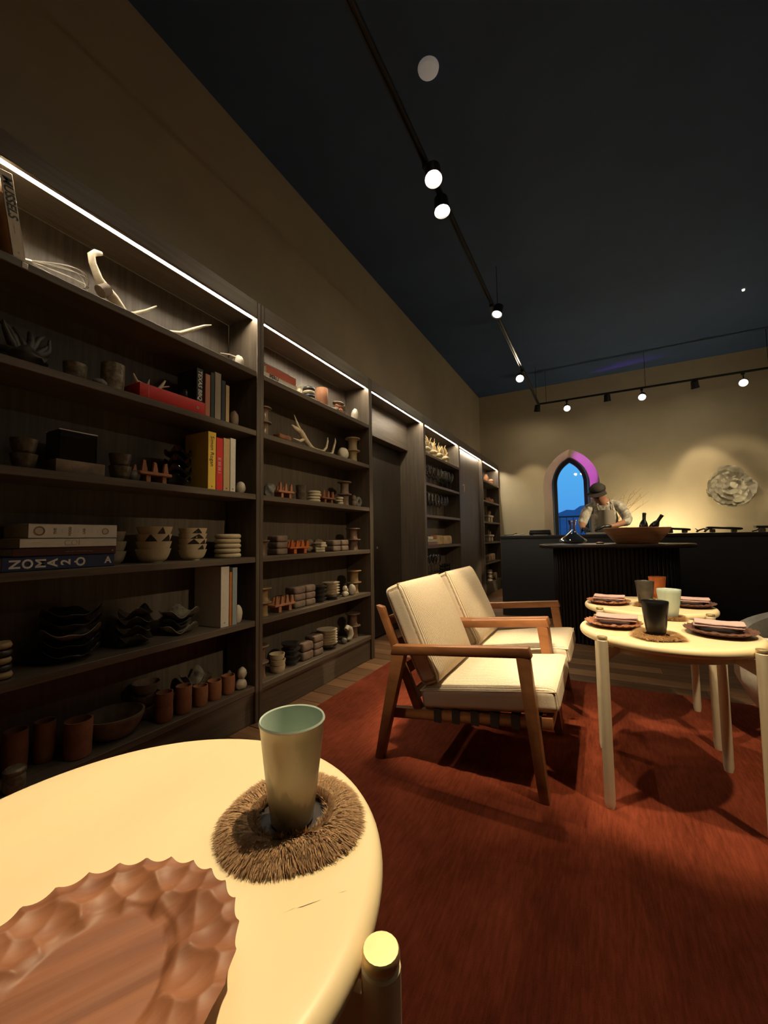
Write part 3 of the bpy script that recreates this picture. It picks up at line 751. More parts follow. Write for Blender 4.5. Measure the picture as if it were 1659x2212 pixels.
for me_, loc, rz, lab in ((pl_me, (.035, 1.985), .3, 'reddish scalloped wooden plate at the left of the front set table'), (pd_me, (.388, 1.975), 1.1, 'dark scalloped wooden plate at the right of the front set table'),
                     (pl_me, (.028, 2.615), 2.0, 'reddish scalloped wooden plate at the left of the rear set table'), (pd_me, (.405, 2.665), .7, 'dark scalloped wooden plate at the right of the rear set table')):
    tag(obj('carved_plate', me_, None, (loc[0], loc[1], TZ), (0, 0, rz)), lab, 'plate', 'carved plates on the set tables')
def napkin(loc, rz, lab, seed):
    t = thing('folded_napkin', lab, 'napkin', loc, (0, 0, rz), 'folded pink napkins')
    def layer(z0, z1, dx, n):
        def fn(p):
            p = p.copy(); p.z += .0022*noise.noise(Vector((p.x*26+seed, p.y*26, n)))+.0028*(p.x/.07)**2*(1 if n else 0); return p
        return MB().puff(.076, .046, (z1-z0)/2, (z1-z0)/2*.95, 8, fn, Matrix.Translation((dx, 0, (z0+z1)/2)))
    mk('fold', layer(.0, .008, 0, 0), 'napkin_pink', t, smooth=70); mk('fold', layer(.0078, .0155, .004, 1), 'napkin_pink', t, smooth=70)
napkin((.045, 1.985, TZ+.027), -.06, 'pink folded napkin on the left plate of the front set table', 1)
napkin((.385, 1.985, TZ+.028), -.16, 'pink folded napkin on the right plate of the front set table', 2)
napkin((.030, 2.615, TZ+.027), -.06, 'pink folded napkin on the left plate of the rear set table', 3)
napkin((.410, 2.665, TZ+.028), -.12, 'pink folded napkin on the right plate of the rear set table', 4)

# ================================================================== ON THE BAR TABLE
bt = BZ
R = .275
pr = [(0, 0), (.165, 0), (.175, .008), (.20, .035), (.232, .075), (.258, .110), (.272, .140), (.275, .146), (.270, .149), (.262, .146)]
pr += [(.248, .112), (.222, .076), (.190, .040), (.160, .022), (0, .018)]
tag(mk('wooden_bowl', MB().lathe(pr, 64), 'bowl_wood', loc=(.305, 4.47, bt)), 'large turned wooden bowl on the dark bar table', 'bowl')
def bottle(lab, loc, rot):
    t = thing('wine_bottle', lab, 'bottle', loc, rot, 'bottles leaning in the wooden bowl')
    mk('glass', MB().lathe([(0, 0), (.034, 0), (.036, .004), (.036, .13), (.030, .158), (.0155, .185), (.0145, .21)], 20), 'black_ceramic', t)
    mk('foil', MB().lathe([(.0148, .205), (.0152, .235), (.0165, .238), (.0165, .248), (.013, .252), (0, .252)], 20), 'triangle_black', t)
bottle('left dark bottle neck rising from the wooden bowl', (.350, 4.40, bt+.036), (radians(-9), radians(6), 0))
bottle('right tilted bottle neck rising from the wooden bowl', (.385, 4.530, bt+.052), (radians(4), radians(33), 0))
def glass_lathe(pr, n=40): return MB().lathe(pr, n)
t = thing('wine_decanter', 'wide clear glass decanter on the left of the bar table', 'decanter', (-.235, 4.42, bt))
pr = [(0, .004), (.05, .002), (.085, .004), (.118, .020), (.128, .032), (.120, .045), (.085, .070), (.050, .098), (.030, .130), (.024, .165), (.030, .200), (.040, .235)]
mk('body', glass_lathe(pr, 48), 'decanter_glass', t)
pr = [(.040, .235), (.0385, .2355), (.0285, .200), (.0225, .165), (.0285, .130), (.0485, .098), (.083, .069), (.117, .044), (.124, .032), (.115, .022), (.083, .007), (.0, .006)]
mk('inner_wall', glass_lathe(pr, 48), 'decanter_glass', t)
tag(mk('wooden_puck', MB().lathe([(0, 0), (.03, 0), (.036, .006), (.034, .014), (.015, .018), (0, .019)], 24), 'bowl_wood', loc=(.0, 4.36, bt)), 'small flat wooden disc left of the large wooden bowl', 'disc')

# ================================================================== ON THE COUNTER
cz = 1.004
t = thing('black_case', 'flat black lidded case on the left of the kitchen counter', 'case', (-.68, 5.62, cz))
mk('case_body', MB().bbox(-.13, .13, -.08, .08, .006, .05, .008), 'black_metal', t); mk('lid', MB().bbox(-.125, .125, -.075, .075, .05, .066, .008), 'black_metal', t); mk('card', MB().bbox(-.06, .09, -.055, .055, .066, .071, .002, 1), 'paper_white', t)
for k, xx in enumerate((-.11, .11)): mk('foot', MB().box(xx-.01, xx+.01, -.07, .07, 0, .008), 'black_metal', t)
for (x0, y_, l, rz, lab) in ((-1.03, 5.60, .20, .35, 'thin dark tongs lying at the left end of the counter'), (-.93, 5.66, .16, -.2, 'thin pale spoon lying left of the black case')):
    t = thing('utensil', lab, 'utensil', (x0, y_, cz), (0, 0, rz))
    mk('handle', MB().tube([(-l/2, 0, .006), (0, 0, .012), (l*.3, 0, .03)], .005, 6), 'black_metal' if rz > 0 else 'wire', t)
    mk('head', MB().lathe([(0, -.006), (.014, -.004), (.018, 0), (.014, .004), (0, .005)], 14), 'black_metal' if rz > 0 else 'wire', t, (-l/2, 0, .008))
tag(mk('cutting_board', MB().bbox(-.12, .12, -.10, .10, 0, .022, .005), 'paper_white', loc=(-.02, 5.52, cz)), 'pale cutting board in front of the cook', 'board')
tag(mk('cutting_tray', MB().bbox(-.13, .13, -.11, .09, 0, .02, .004), 'pale_wood', loc=(.21, 5.62, cz)), 'brown wooden tray beside the pale cutting board', 'tray')
def plank_stand(lab, loc, l, rz, seed):
    t = thing('serving_plank', lab, 'serving board', loc, (0, 0, rz))
    rnd = random.Random(seed)
    mk('board', MB().puff(l/2, .05, .011, .006, 10, lambda p: Vector((p.x, p.y, p.z+.006*noise.noise(Vector((p.x*9, p.y*14, seed)))-.02*(p.x/l))), Matrix.Translation((0, 0, .048))), 'driftwood', t)
    for sx_ in (-.33, .28): mk('foot', MB().puff(.022, .038, .020, .01, 5, None, Matrix.Translation((sx_*l, 0, .0205))), 'stone_brown', t)
plank_stand('short dark serving plank right of the wooden bowl', (.79, 5.63, cz), .22, .05, 3)
plank_stand('long dark serving plank at the middle right of the counter', (1.20, 5.63, cz), .30, -.04, 5)
plank_stand('dark serving plank at the right edge of the counter', (1.62, 5.62, cz), .34, .06, 8)
for k, (x_, y_, s_) in enumerate(((.955, 5.60, .030), (1.02, 5.57, .022))):
    mb = MB(); mb.tube([(0, 0, .012), (s_*.9, .01, .03), (s_*2.2, 0, .045), (s_*3.0, -.01, .04)], [.011, .009, .007, .003], 8); mb.tube([(s_*.6, 0, .02), (-s_*.4, 0, .05)], [.007, .003], 7)
    tag(mk('driftwood_twig', mb, 'driftwood', loc=(x_, y_, cz)), ('larger' if k == 0 else 'smaller')+' forked driftwood piece left of the long serving plank', 'driftwood')
for k, (x_, y_, dx, lab) in enumerate(((1.42, 5.58, .07, 'thin curled twig left of the right edge plank'), (1.60, 5.60, -.02, 'upright small twig on the right edge plank'))):
    z_ = cz if k == 0 else cz+.062
    tag(mk('dry_twig', MB().tube([(0, 0, .006), (dx*.6, 0, .02), (dx, 0, .05)], [.007, .006, .003], 7), 'driftwood', loc=(x_, y_, z_)), lab, 'twig')
tag(mk('white_cloth', MB().puff(.10, .06, .012, .010, 9, lambda p: Vector((p.x, p.y, p.z+.007*noise.noise(Vector((p.x*30, p.y*30, 1)))+(p.x*.08))), Matrix.Translation((0, 0, .021))), 'paper_white', loc=(1.73, 5.62, cz+.062), smooth=60), 'crumpled white cloth on the right edge plank', 'cloth')

# dried branches in a vase behind the cook
t = thing('branch_vase', 'vase of bare thin branches behind the cook', 'vase', (.22, 7.97, .888))
mk('vase', MB().lathe([(0, 0), (.05, 0), (.075, .06), (.07, .14), (.03, .22), (.034, .25), (.028, .25), (.022, .22), (0, .2)], 24), 'stone_grey', t)
rnd = random.Random(4)
for k in range(11):
    a = rnd.uniform(-.2, .85); l = rnd.uniform(.55, .85); dy = rnd.uniform(-.12, .12)
    pts = [(0, 0, .21)]; x_, z_ = 0, .24
    for s_ in range(5):
        aa = a+rnd.uniform(-.25, .25)*1.2; x_ += sin(aa)*l/5; z_ += cos(aa)*l/5; pts.append((x_, dy*(s_+1)/5, z_))
    br = mk('branch', MB().tube(pts, [.0045, .004, .0035, .003, .0025, .0015], 5), 'dry_stem', t)
    for s_ in (2, 3, 4):
        p = pts[s_]; q = (p[0]+rnd.uniform(-.03, .12), p[1]+rnd.uniform(-.04, .04), p[2]+rnd.uniform(.02, .10)); mk('twig', MB().tube([p, q], [.003, .001], 5), 'dry_stem', br)

# ruffled wall sculpture
t = thing('wall_sculpture', 'white ruffled petal sculpture mounted on the back wall', 'sculpture', (1.826, YB, 1.69))
rnd = random.Random(11)
def petal(w, l, depth, seed):
    mb = MB(); th_ = .007
    def top(u, v):
        s_ = (u-.5)*2; x = s_*w*(.45+.62*sin(pi*(.10+.72*v))); zz = v*l*(1-.10*s_*s_)
        ruf = (.010*sin(u*9+seed)+.006*sin(u*17+2*seed))*v**2
        return (x, -(.004+depth*v**1.6+ruf-.022*s_*s_*v), zz)
    mb.grid(top, 19, 9)
    mb.grid(lambda u, v: (lambda p: (p[0], p[1]+th_, p[2]))(top(u, v)), 19, 9)
    mb.grid(lambda u, v: (lambda p: (p[0], p[1]+th_*v, p[2]))(top(u, 1)), 19, 2)
    for ue in (0, 1): mb.grid(lambda u, v, ue=ue: (lambda p: (p[0], p[1]+th_*u, p[2]))(top(ue, v)), 2, 9)
    return mb
mk('backing', MB().lathe([(0, 0), (.20, 0), (.17, .02), (0, .03)], 32), 'sculpture_white', t, rot=(pi/2, 0, 0))
pm = [petal(.092+.012*k, .125+.014*(k % 3), .060+.016*(k % 4), k*1.7).mesh('petal', 'sculpture_white', 70) for k in range(6)]
ringsP = [(.185, 13, .0, 0), (.130, 10, .030, .5), (.078, 7, .060, .0), (.030, 4, .085, .5)]
for ri_, (rr, cnt, dep, ph) in enumerate(ringsP):
    for k in range(cnt):
        a = 2*pi*(k+ph)/cnt+rnd.uniform(-.10, .10); dia = 1/(abs(cos(a))**1.1+abs(sin(a))**1.1)**(1/1.1)
        r_ = rr*(.92*dia+.08)*1.12
        o = obj('petal', pm[rnd.randrange(6)], t, (r_*cos(a), -dep-.010, r_*sin(a)))
        o.rotation_euler = Euler((rnd.uniform(-.10, .10)+(.1 if ri_ == 3 else 0), -a+pi/2+rnd.uniform(-.35, .35), 0), 'XYZ')
        s_ = rnd.uniform(.8, 1.05)*(1-.12*ri_); o.scale = (s_, s_, s_)

# ================================================================== THE COOK
def chef():
    px, py = .08, 6.16
    t = thing('person', 'person in dark cap, printed shirt, grey apron and black gloves bent over the counter', 'person', (px, py, FZ))
    B = lambda x, y_, z: (x-px, y_-py, z-FZ)
    V = [B(.09, 6.24, .95), B(.09, 6.22, 1.08), B(.085, 6.18, 1.22), B(.075, 6.12, 1.34), B(.055, 6.08, 1.41), B(.035, 6.045, 1.455), B(.012, 6.02, 1.53), B(.005, 6.01, 1.60), B(.005, 6.02, 1.65), B(.000, 5.955, 1.475),
         B(-.06, 6.13, 1.365), B(-.125, 6.10, 1.345), B(-.195, 6.05, 1.17), B(-.19, 5.84, 1.085), B(-.165, 5.76, 1.07),
         B(.18, 6.15, 1.385), B(.255, 6.12, 1.375), B(.335, 6.06, 1.17), B(.18, 5.86, 1.11), B(.09, 5.80, 1.10),
         B(-.0, 6.25, .90), B(-.02, 6.24, .50), B(-.03, 6.27, .08), B(-.04, 6.13, .04), B(.18, 6.25, .90), B(.20, 6.24, .50), B(.21, 6.27, .08), B(.22, 6.13, .04)]
    E = [(0, 1), (1, 2), (2, 3), (3, 4), (4, 5), (5, 6), (6, 7), (7, 8), (6, 9), (3, 10), (10, 11), (11, 12), (12, 13), (13, 14), (3, 15), (15, 16), (16, 17), (17, 18), (18, 19), (0, 20), (20, 21), (21, 22), (22, 23), (0, 24), (24, 25), (25, 26), (26, 27)]
    Rr = [(.15, .11), (.14, .105), (.145, .11), (.12, .10), .065, .055, .078, .088, .065, .042, .07, .058, .045, .034, .026, .07, .058, .045, .034, .026, .085, .058, .042, .035, .085, .058, .042, .035]
    obj('body', skin_mesh('body', V, E, Rr, 0, 2, 'skin'), t)
    # face: nose, eyes, ears sit on the bowed head
    hd = Vector(B(.004, 5.985, 1.565))
    fr_ = Vector((-.18, -.80, -.57)).normalized(); rt = Vector((.97, -.2, 0)).normalized(); upv = rt.cross(fr_)*-1
    if upv.z < 0: upv = -upv
    def F(a, b_, c_): return hd+rt*a+upv*b_+fr_*c_
    mk('nose', MB().tube([F(0, .012, .075), F(0, -.02, .094), F(0, -.03, .080)], [.007, .013, .010], 8), 'skin', t)
    for s_ in (-1, 1):
        mk('eye', MB().lathe([(0, -.007), (.009, -.004), (.011, 0), (.009, .004), (0, .007)], 10), 'hair_dark', t, F(.03*s_, .018, .072))
        mk('ear', MB().lathe([(0, -.03), (.012, -.022), (.016, 0), (.013, .02), (0, .028)], 10, sx=.6), 'skin', t, F(.084*s_, .0, -.005))
    mk('mouth', MB().tube([F(-.022, -.052, .070), F(0, -.054, .077), F(.022, -.052, .070)], [.003, .005, .003], 6), 'hair_dark', t)
    # hair round the sides and back
    hm = MB(); hm.grid(lambda u, v: F(sin(2*pi*u)*.094*cos(pi*.5*v*.9), .0+.10*sin(pi*.5*v)-.035*(1-v)*(1 if cos(2*pi*u) < .2 else 0), cos(2*pi*u)*.098*cos(pi*.5*v*.9)-.012)[:], 28, 8, True); mk('hair', hm, 'hair_dark', t, smooth=60)
    cap = mk('cap', MB().grid(lambda u, v: F(sin(2*pi*u)*.095*cos(pi*.5*v)**.8, .030+.080*sin(pi*.5*v), cos(2*pi*u)*.102*cos(pi*.5*v)**.8-.006)[:], 32, 9, True), 'cap_dark', t, smooth=60)
    mk('band', MB().grid(lambda u, v: F(sin(2*pi*u)*.0965, .024+.030*v, cos(2*pi*u)*.1035-.006)[:], 32, 2, True), 'hair_dark', cap)
    bm_ = MB()
    def brim(u, v, dz=0): a = (u-.5)*2.1; r_ = .097+.062*v*cos(a*.75); return F(sin(a)*r_, .030-.022*v+dz, cos(a)*r_+.0)[:]
    bm_.grid(brim, 15, 5); bm_.grid(lambda u, v: brim(u, v, -.005), 15, 5); mk('brim', bm_, 'cap_dark', cap)
    # shirt with rolled sleeves
    sV = [B(.09, 6.235, .92), B(.09, 6.215, 1.08), B(.085, 6.175, 1.22), B(.075, 6.12, 1.34), B(.058, 6.085, 1.405), B(-.06, 6.13, 1.368), B(-.128, 6.10, 1.345), B(-.168, 6.07, 1.25), B(-.198, 6.045, 1.165), B(-.195, 5.96, 1.125), B(.18, 6.15, 1.388), B(.258, 6.12, 1.376), B(.302, 6.085, 1.27), B(.340, 6.055, 1.165), B(.27, 5.965, 1.135)]
    sE = [(0, 1), (1, 2), (2, 3), (3, 4), (3, 5), (5, 6), (6, 7), (7, 8), (8, 9), (3, 10), (10, 11), (11, 12), (12, 13), (13, 14)]
    sR = [(.175, .13), (.16, .125), (.165, .13), (.14, .118), .074, .088, .078, .068, .062, .056, .088, .078, .068, .062, .056]
    sm = skin_mesh('shirt', sV, sE, sR, 0, 2, 'shirt_print')
    for v in sm.vertices:
        v.co += v.normal*.010*noise.noise(v.co*16)
    sh = obj('shirt', sm, t)
    mk('collar', MB().tube([B(.0, 6.02, 1.400), B(-.02, 6.09, 1.44), B(.06, 6.15, 1.465), B(.135, 6.10, 1.445), B(.11, 6.03, 1.40)], [.012, .017, .018, .017, .012], 8), 'paper_white', sh)
    # apron bib and skirt, neck strap
    def bib(u, v): 
        x = .085+(u-.5)*(.20+.10*(1-v)); z = .78+.54*v; yy = 6.235-.155-.075*max(0, (z-1.0)/.3)+.09*(abs(u-.5)*2)**2
        if z > 1.1: yy = 6.008+.09*(abs(u-.5)*2)**2-.06*max(0, (z-1.1)/.22)+.045
        return B(x, yy-.03, z)
    ap = mk('apron', MB().grid(bib, 13, 14).grid(lambda u, v: (lambda p: (p[0], p[1]+.006, p[2]))(bib(u, v)), 13, 14), 'apron_grey', t, smooth=60)
    for s_ in (-1, 1): mk('strap', MB().tube([bib(.5+.4*s_, 1), B(.07+.09*s_, 6.03, 1.40), B(.06+.07*s_, 6.13, 1.455)], .008, 6), 'apron_grey', ap)
    tm = skin_mesh('trousers', [B(.09, 6.25, .96), B(-.0, 6.25, .88), B(-.02, 6.24, .50), B(-.03, 6.27, .10), B(.18, 6.25, .88), B(.20, 6.24, .50), B(.21, 6.27, .10)], [(0, 1), (1, 2), (2, 3), (0, 4), (4, 5), (5, 6)], [(.16, .12), .105, .078, .062, .105, .078, .062], 0, 2, 'trousers'); obj('trousers', tm, t)
    for xx in (-.03, .21): mk('shoe', MB().puff(.045, .13, .04, .03, 6, None, Matrix.Translation(Vector(B(xx, 6.19, .041)))), 'triangle_black', t)
    # gloved hands, five fingers each
    def glove(wr, dirv, side, curl):
        d = Vector(dirv).normalized(); sd = d.cross(Vector((0, 0, 1))).normalized()*side; dn = Vector((0, 0, -1)); wr = Vector(wr)
        gV = [wr-d*.05, wr, wr+d*.05, wr+d*.085]; gE = [(0, 1), (1, 2), (2, 3)]; gR = [.030, .027, (.034, .02), (.032, .017)]
        gR = [.030, .027, .030, .027]
        for k in range(4):
            off = sd*(.030-.020*k); l = (.075, .083, .078, .060)[k]; b0 = wr+d*.088+off
            i0 = len(gV); gV += [b0, b0+d*l*.45+dn*l*.18*curl, b0+d*l*.75+dn*l*.55*curl, b0+d*l*.85+dn*l*.9*curl]; gE += [(3, i0), (i0, i0+1), (i0+1, i0+2), (i0+2, i0+3)]; gR += [.0105, .010, .009, .008]
        i0 = len(gV); b0 = wr+d*.03+sd*.034; gV += [b0, b0+d*.03+sd*.022+dn*.015, b0+d*.06+sd*.016+dn*.035]; gE += [(1, i0), (i0, i0+1), (i0+1, i0+2)]; gR += [.013, .011, .009]
        return skin_mesh('glove', [v[:] for v in gV], gE, gR, 1, 2, 'glove_black')
    obj('glove', glove(B(-.165, 5.77, 1.072), (.25, -1, -.08), 1, .55), t); obj('glove', glove(B(.10, 5.80, 1.10), (-.85, -.45, -.05), 1, .7), t)
chef()

# fine cracks in the lacquer of the nearest table
nt_ = [o for o in COL.objects if o.get('label', '').startswith('nearest round cream table')][0]; mi_ = nt_.matrix_basis.inverted()
def crack(pts, w):
    mb = MB(); n = len(pts); vs = []
    for k, (x, y_) in enumerate(pts):
        q = mi_ @ Vector((x, y_, TZ)); ww = w*(sin(pi*(k+.15)/(n-.7)))
        vs += [(q.x-ww*.4, q.y-ww, q.z+.0003), (q.x+ww*.4, q.y+ww, q.z+.0003)]
    mb.add(vs, [(2*k, 2*k+2, 2*k+3, 2*k+1) for k in range(n-1)]); mk('crack', mb, 'coaster_leather', nt_, smooth=0)
crack([(-.3045, .338), (-.2995, .3455), (-.2968, .349)], .00035); crack([(-.2955, .3495), (-.2923, .3525), (-.286, .360), (-.279, .3684)], .0006); crack([(-.2676, .3831), (-.264, .387), (-.2605, .3906)], .00025)
# ================================================================== SHELF GOODS: shapes
def bowl_mb(r, h, n=28, foot=.5, t=.0035, curve=.5):
    pr = [(0, 0), (r*foot, 0), (r*foot, .003)]
    for k in range(1, 8): f = k/7; pr.append((r*(foot+(1-foot)*f**curve), .003+(h-.003)*f))
    pr.append((r-t, h))
    for k in range(6, 0, -1): f = k/7; pr.append((max(.001, r*(foot+(1-foot)*f**curve)-t), .005+(h-.003)*f))
    pr.append((0, .006)); return MB().lathe(pr, n)
def cup_mb(r, h, n=24, belly=.06, t=.004):
    pr = [(0, 0), (r*.82, 0), (r*.9, .003)]
    for k in range(1, 8): f = k/7; pr.append((r*(.92+belly*sin(pi*f)+.06*f), .003+(h-.003)*f))
    e = pr[-1][0]; pr.append((e-t, h))
    pr += [(r*.88-t, h*.5), (r*.7, .008), (0, .007)]; return MB().lathe(pr, n)
def plate_mb(r, h, n=32):
    return MB().lathe([(0, 0), (r*.6, 0), (r*.66, h*.35), (r*.97, h*.85), (r, h), (r*.96, h), (r*.66, h*.6), (r*.5, h*.5), (0, h*.5)], n)
def disc_mb(r, h, n=28):
    pr = [(0, 0), (r*.86, 0)]
    for k in range(5): a = -pi/2+pi*k/4; pr.append((r-h*.45+h*.45*cos(a), h/2+h/2*sin(a)))
    pr += [(r*.84, h), (0, h*.93)]; return MB().lathe(pr, n)
def spool_mb(r, h, n=26):
    return MB().lathe([(0, 0), (r*.66, 0), (r*.66, h*.04), (r*.58, h*.16), (r*.55, h*.5), (r*.60, h*.82), (r*.70, h*.88), (r*.98, h*.905), (r, h*.93), (r*.98, h*.98), (r*.92, h), (r*.5, h*.985), (r*.2, h*.97), (0, h*.97)], n)
def stone_mb(a, b, c_, seed, amp=.16, sub=3):
    bm = bmesh.new(); bmesh.ops.create_icosphere(bm, subdivisions=sub, radius=1); vs = []
    for v in bm.verts:
        d = v.co.normalized(); k = 1+amp*noise.noise(d*1.4+Vector((seed*3.1, seed, 0)))+amp*.4*noise.noise(d*3.5+Vector((seed, 0, seed)))
        p = Vector((d.x*a*k, d.y*b*k, d.z*c_*k)); vs.append(p)
    zm = min(p.z for p in vs); fl = zm*.86
    mb = MB().add([(p.x, p.y, max(p.z, fl)-fl) for p in vs], [[v.index for v in f.verts] for f in bm.faces]); bm.free(); return mb
def wavy_mb(r, h, seed, n=40):
    rd = random.Random(seed); ph = rd.uniform(0, 6); mb = MB()
    def edge(a): return 1+.10*sin(2*a+ph)+.06*sin(3*a+2*ph)
    def rim(a): return h*(1+.45*sin(3*a+ph)+.28*sin(5*a+1.7*ph))
    def top(u, v): a = 2*pi*u; q = v*.985; return (r*edge(a)*q*cos(a), r*edge(a)*q*sin(a), max(.0035, rim(a)*q**2.2+.0035))
    def bot(u, v): a = 2*pi*u; return (r*edge(a)*v*cos(a), r*edge(a)*v*sin(a), max(0, rim(a)*v**2.2) if v > .3 else 0)
    mb.grid(bot, n, 9, True); mb.grid(lambda u, v: top(u, 1-v), n, 9, True)
    def lip(u, v): p, q = bot(u, 1), top(u, 1); return tuple(p[k]*(1-v)+q[k]*v for k in range(3))
    mb.grid(lip, n, 2, True); return mb
def glass_mb(h, rb, n=18):
    hb = h*.50; pr = [(0, .002), (rb*.92, 0), (rb*.9, .002), (.006, .006), (.0042, .015), (.0042, h-hb-.012), (.010, h-hb)]
    for k in range(1, 9): f = k/8; pr.append((rb*1.12*sin(pi*(.10+.66*f))**.8, h-hb+hb*f))
    return MB().lathe(pr, n)
ME = {}
def shared(key, fn, m, smooth=40):
    if (key, m) not in ME: ME[(key, m)] = fn().mesh(key.split('|')[0], m, smooth)
    return ME[(key, m)]
def put(name, me, loc, label, cat, group=None, rot=(0, 0, 0)):
    return tag(obj(name, me, None, loc, rot), label, cat, group)
ORD = ['first', 'second', 'third', 'fourth', 'fifth', 'sixth', 'seventh', 'eighth']
def pos_in_stack(k, n):
    if n == 2: return ('lower', 'upper')[k]
    if n == 3: return ('bottom', 'middle', 'top')[k]
    return 'bottom' if k == 0 else ('top' if k == n-1 else ORD[k]+' lowest')
def stack(name, n, fn, key, m, x, y, z, dz, what, where, cat, jit=.003, seed=1, group=None, ms=None, wob=6):
    rd = random.Random(seed)
    for k in range(n):
        mm = ms[k % len(ms)] if ms else m
        put(name, shared(key, fn, mm, 50), (x+rd.uniform(-jit, jit), y+rd.uniform(-jit, jit), z+k*dz), f'{pos_in_stack(k, n)} {what} {where}', cat, group or f'{what}s {where}', (0, 0, rd.uniform(0, wob)))

# books: local frame has the spine on x = 0 facing +x, thickness along y, height along z
def book(label, loc, th, h, d, m, lying=False, lean=0, text=None, tm='triangle_black', ts=.02, tpos=.5, tbold=0, extra=(), group=None, rotx=None, shear=0):
    rx = -lean
    t = thing('book', label, 'book', loc, (rx, 0, 0), group)
    b_ = .0028
    if lying:   # thickness along z, height along y
        mk('cover', MB().bbox(-d, 0, 0, h, 0, b_, .0008, 1).bbox(-d, 0, 0, h, th-b_, th, .0008, 1).bbox(-b_, 0, 0, h, 0, th, .0008, 1), m, t)
        mk('pages', MB().box(-d+.004, -b_, .004, h-.004, b_, th-b_), 'pages', t, smooth=0)
    else:
        mk('cover', MB().bbox(-d, 0, 0, b_, 0, h, .0008, 1).bbox(-d, 0, th-b_, th, 0, h, .0008, 1).bbox(-b_, 0, 0, th, 0, h, .0008, 1), m, t)
        mk('pages', MB().box(-d+.004, -b_, b_, th-b_, .003, h-.004), 'pages', t, smooth=0)
    def letters(s, size, mm, at, across=.5, upright=False, bold=0, sh=0):
        o = obj('lettering', text_mesh(s, size, mm, bold, sh), t)
        if lying:
            if upright: place_axes(o, (.0006, at*h, across*th), (0, 1, 0), (0, 0, 1))
            else: place_axes(o, (.0006, at*h, across*th), (0, 0, 1), (0, -1, 0))
        else: place_axes(o, (.0006, across*th, at*h), (0, 0, -1), (0, 1, 0))
    if text: letters(text, ts, tm, tpos, .5, lying, tbold, shear)
    for e in extra: letters(*e)
    return t
for nm, c_ in (('cover_white', (.66, .62, .54)), ('cover_cream', (.58, .49, .36)), ('cover_red', (.62, .02, .015)), ('cover_yellow', (.78, .52, .06)), ('cover_tan', (.52, .36, .17)), ('cover_pink', (.55, .22, .13)), ('cover_green', (.02, .035, .028)),
               ('cover_grey', (.34, .28, .21)), ('cover_black', (.018, .018, .020)), ('cover_maroon', (.06, .014, .012)), ('cover_blue', (.022, .036, .11)), ('cover_orange', (.55, .20, .04)), ('cover_bluegrey', (.30, .36, .38)), ('cover_rust', (.46, .09, .04)), ('cover_purple', (.26, .12, .12)), ('cover_sage', (.42, .42, .28))):
    mat(nm, c_, .5, var=.06, scale=30)
mat('ink_white', (.72, .70, .64), .6, var=.03); mat('ink_pale', (.50, .44, .34), .6, var=.03); mat('ink_grey', (.22, .20, .17), .6, var=.03)

# ================================================================== NEAREST BOOKCASE (y .43 - 1.71)
z = SZ[0]
book('white and orange book at the left end of the top shelf', (-1.735, .500, z), .034, .235, .19, 'cover_orange')
book('grey leaning book reading mussels on the top shelf', (-1.738, .5765, z+.0065), .036, .285, .185, 'cover_cream', lean=-radians(9.5), text='MUSSELS', tm='triangle_black', ts=.036, tpos=.70, tbold=.0008, extra=(('- ---- ---', .011, 'ink_grey', .34), ('=', .012, 'ink_grey', .06)), shear=.2)
tag(mk('shelf_label', MB().bbox(0, .0015, 0, .016, 0, .020, .0005, 1), 'paper_white', loc=(-1.7228, .597, 1.952)), 'tiny white tag stuck on the top shelf edge under the leaning book', 'tag')
t = thing('wire_whisk', 'balloon whisk of looped wires lying on the top shelf', 'whisk', (-1.815, .645, z))
for k in range(6):
    a = pi*(k-.5)/6; pts = []
    for s_ in range(13):
        f = s_/12; r_ = .055*sin(pi*f**1.25)**.8+.002; pts.append((r_*cos(a), .19*sin(pi*f*.5)**1.0, .058+r_*sin(a)))
    for sg in (1, -1): mk('wire', MB().tube([(p[0]*sg, p[1], .058+(p[2]-.058)*sg) for p in pts], .0013, 5), 'wire', t)
mk('handle', MB().tube([(0, .01, .058), (0, -.02, .05), (0, -.03, .04)], .009, 10), 'wire', t)
t = thing('antler_piece', 'upright antler stump with hooked tip on the top shelf', 'antler', (-1.79, .90, z))
mk('beam', MB().tube([(0, .07, .020), (0, .03, .058), (0, -.005, .080), (0, -.03, .110), (0, -.055, .165), (0, -.060, .195), (0, -.045, .215), (0, -.022, .225)], [.018, .022, .023, .017, .014, .014, .013, .008], 10), 'antler_bone', t, smooth=60)
mk('burr', MB().tube([(.012, -.030, .052), (.012, .0, .080)], [.026, .024], 12), 'stone_brown', t)
for (yy, pts, lab) in ((1.03, [(0, -.04, .014), (0, -.01, .035), (0, .04, .075), (0, .088, .122)], 'short antler tine beside the hooked stump on the top shelf'),
                       (1.22, [(0, -.06, .013), (0, .02, .045), (0, .10, .105), (0, .16, .150), (0, .20, .172)], 'long curved antler tine towards the right of the top shelf')):
    tag(mk('antler_tine', MB().tube(pts, [.013, .011, .009, .006, .003][:len(pts)] if len(pts) == 5 else [.013, .010, .007, .003], 9), 'antler_bone', loc=(-1.79, yy, z), smooth=60), lab, 'antler')
t = thing('bird_skull', 'small white skull with a long beak at the right end of the top shelf', 'skull', (-1.80, 1.615, z))
mk('cranium', stone_mb(.034, .030, .046, 2, .14), 'bone_white', t); mk('beak', MB().tube([(0, -.02, .066), (.005, -.07, .062), (.006, -.13, .046)], [.008, .004, .002], 8), 'bone_white', t)

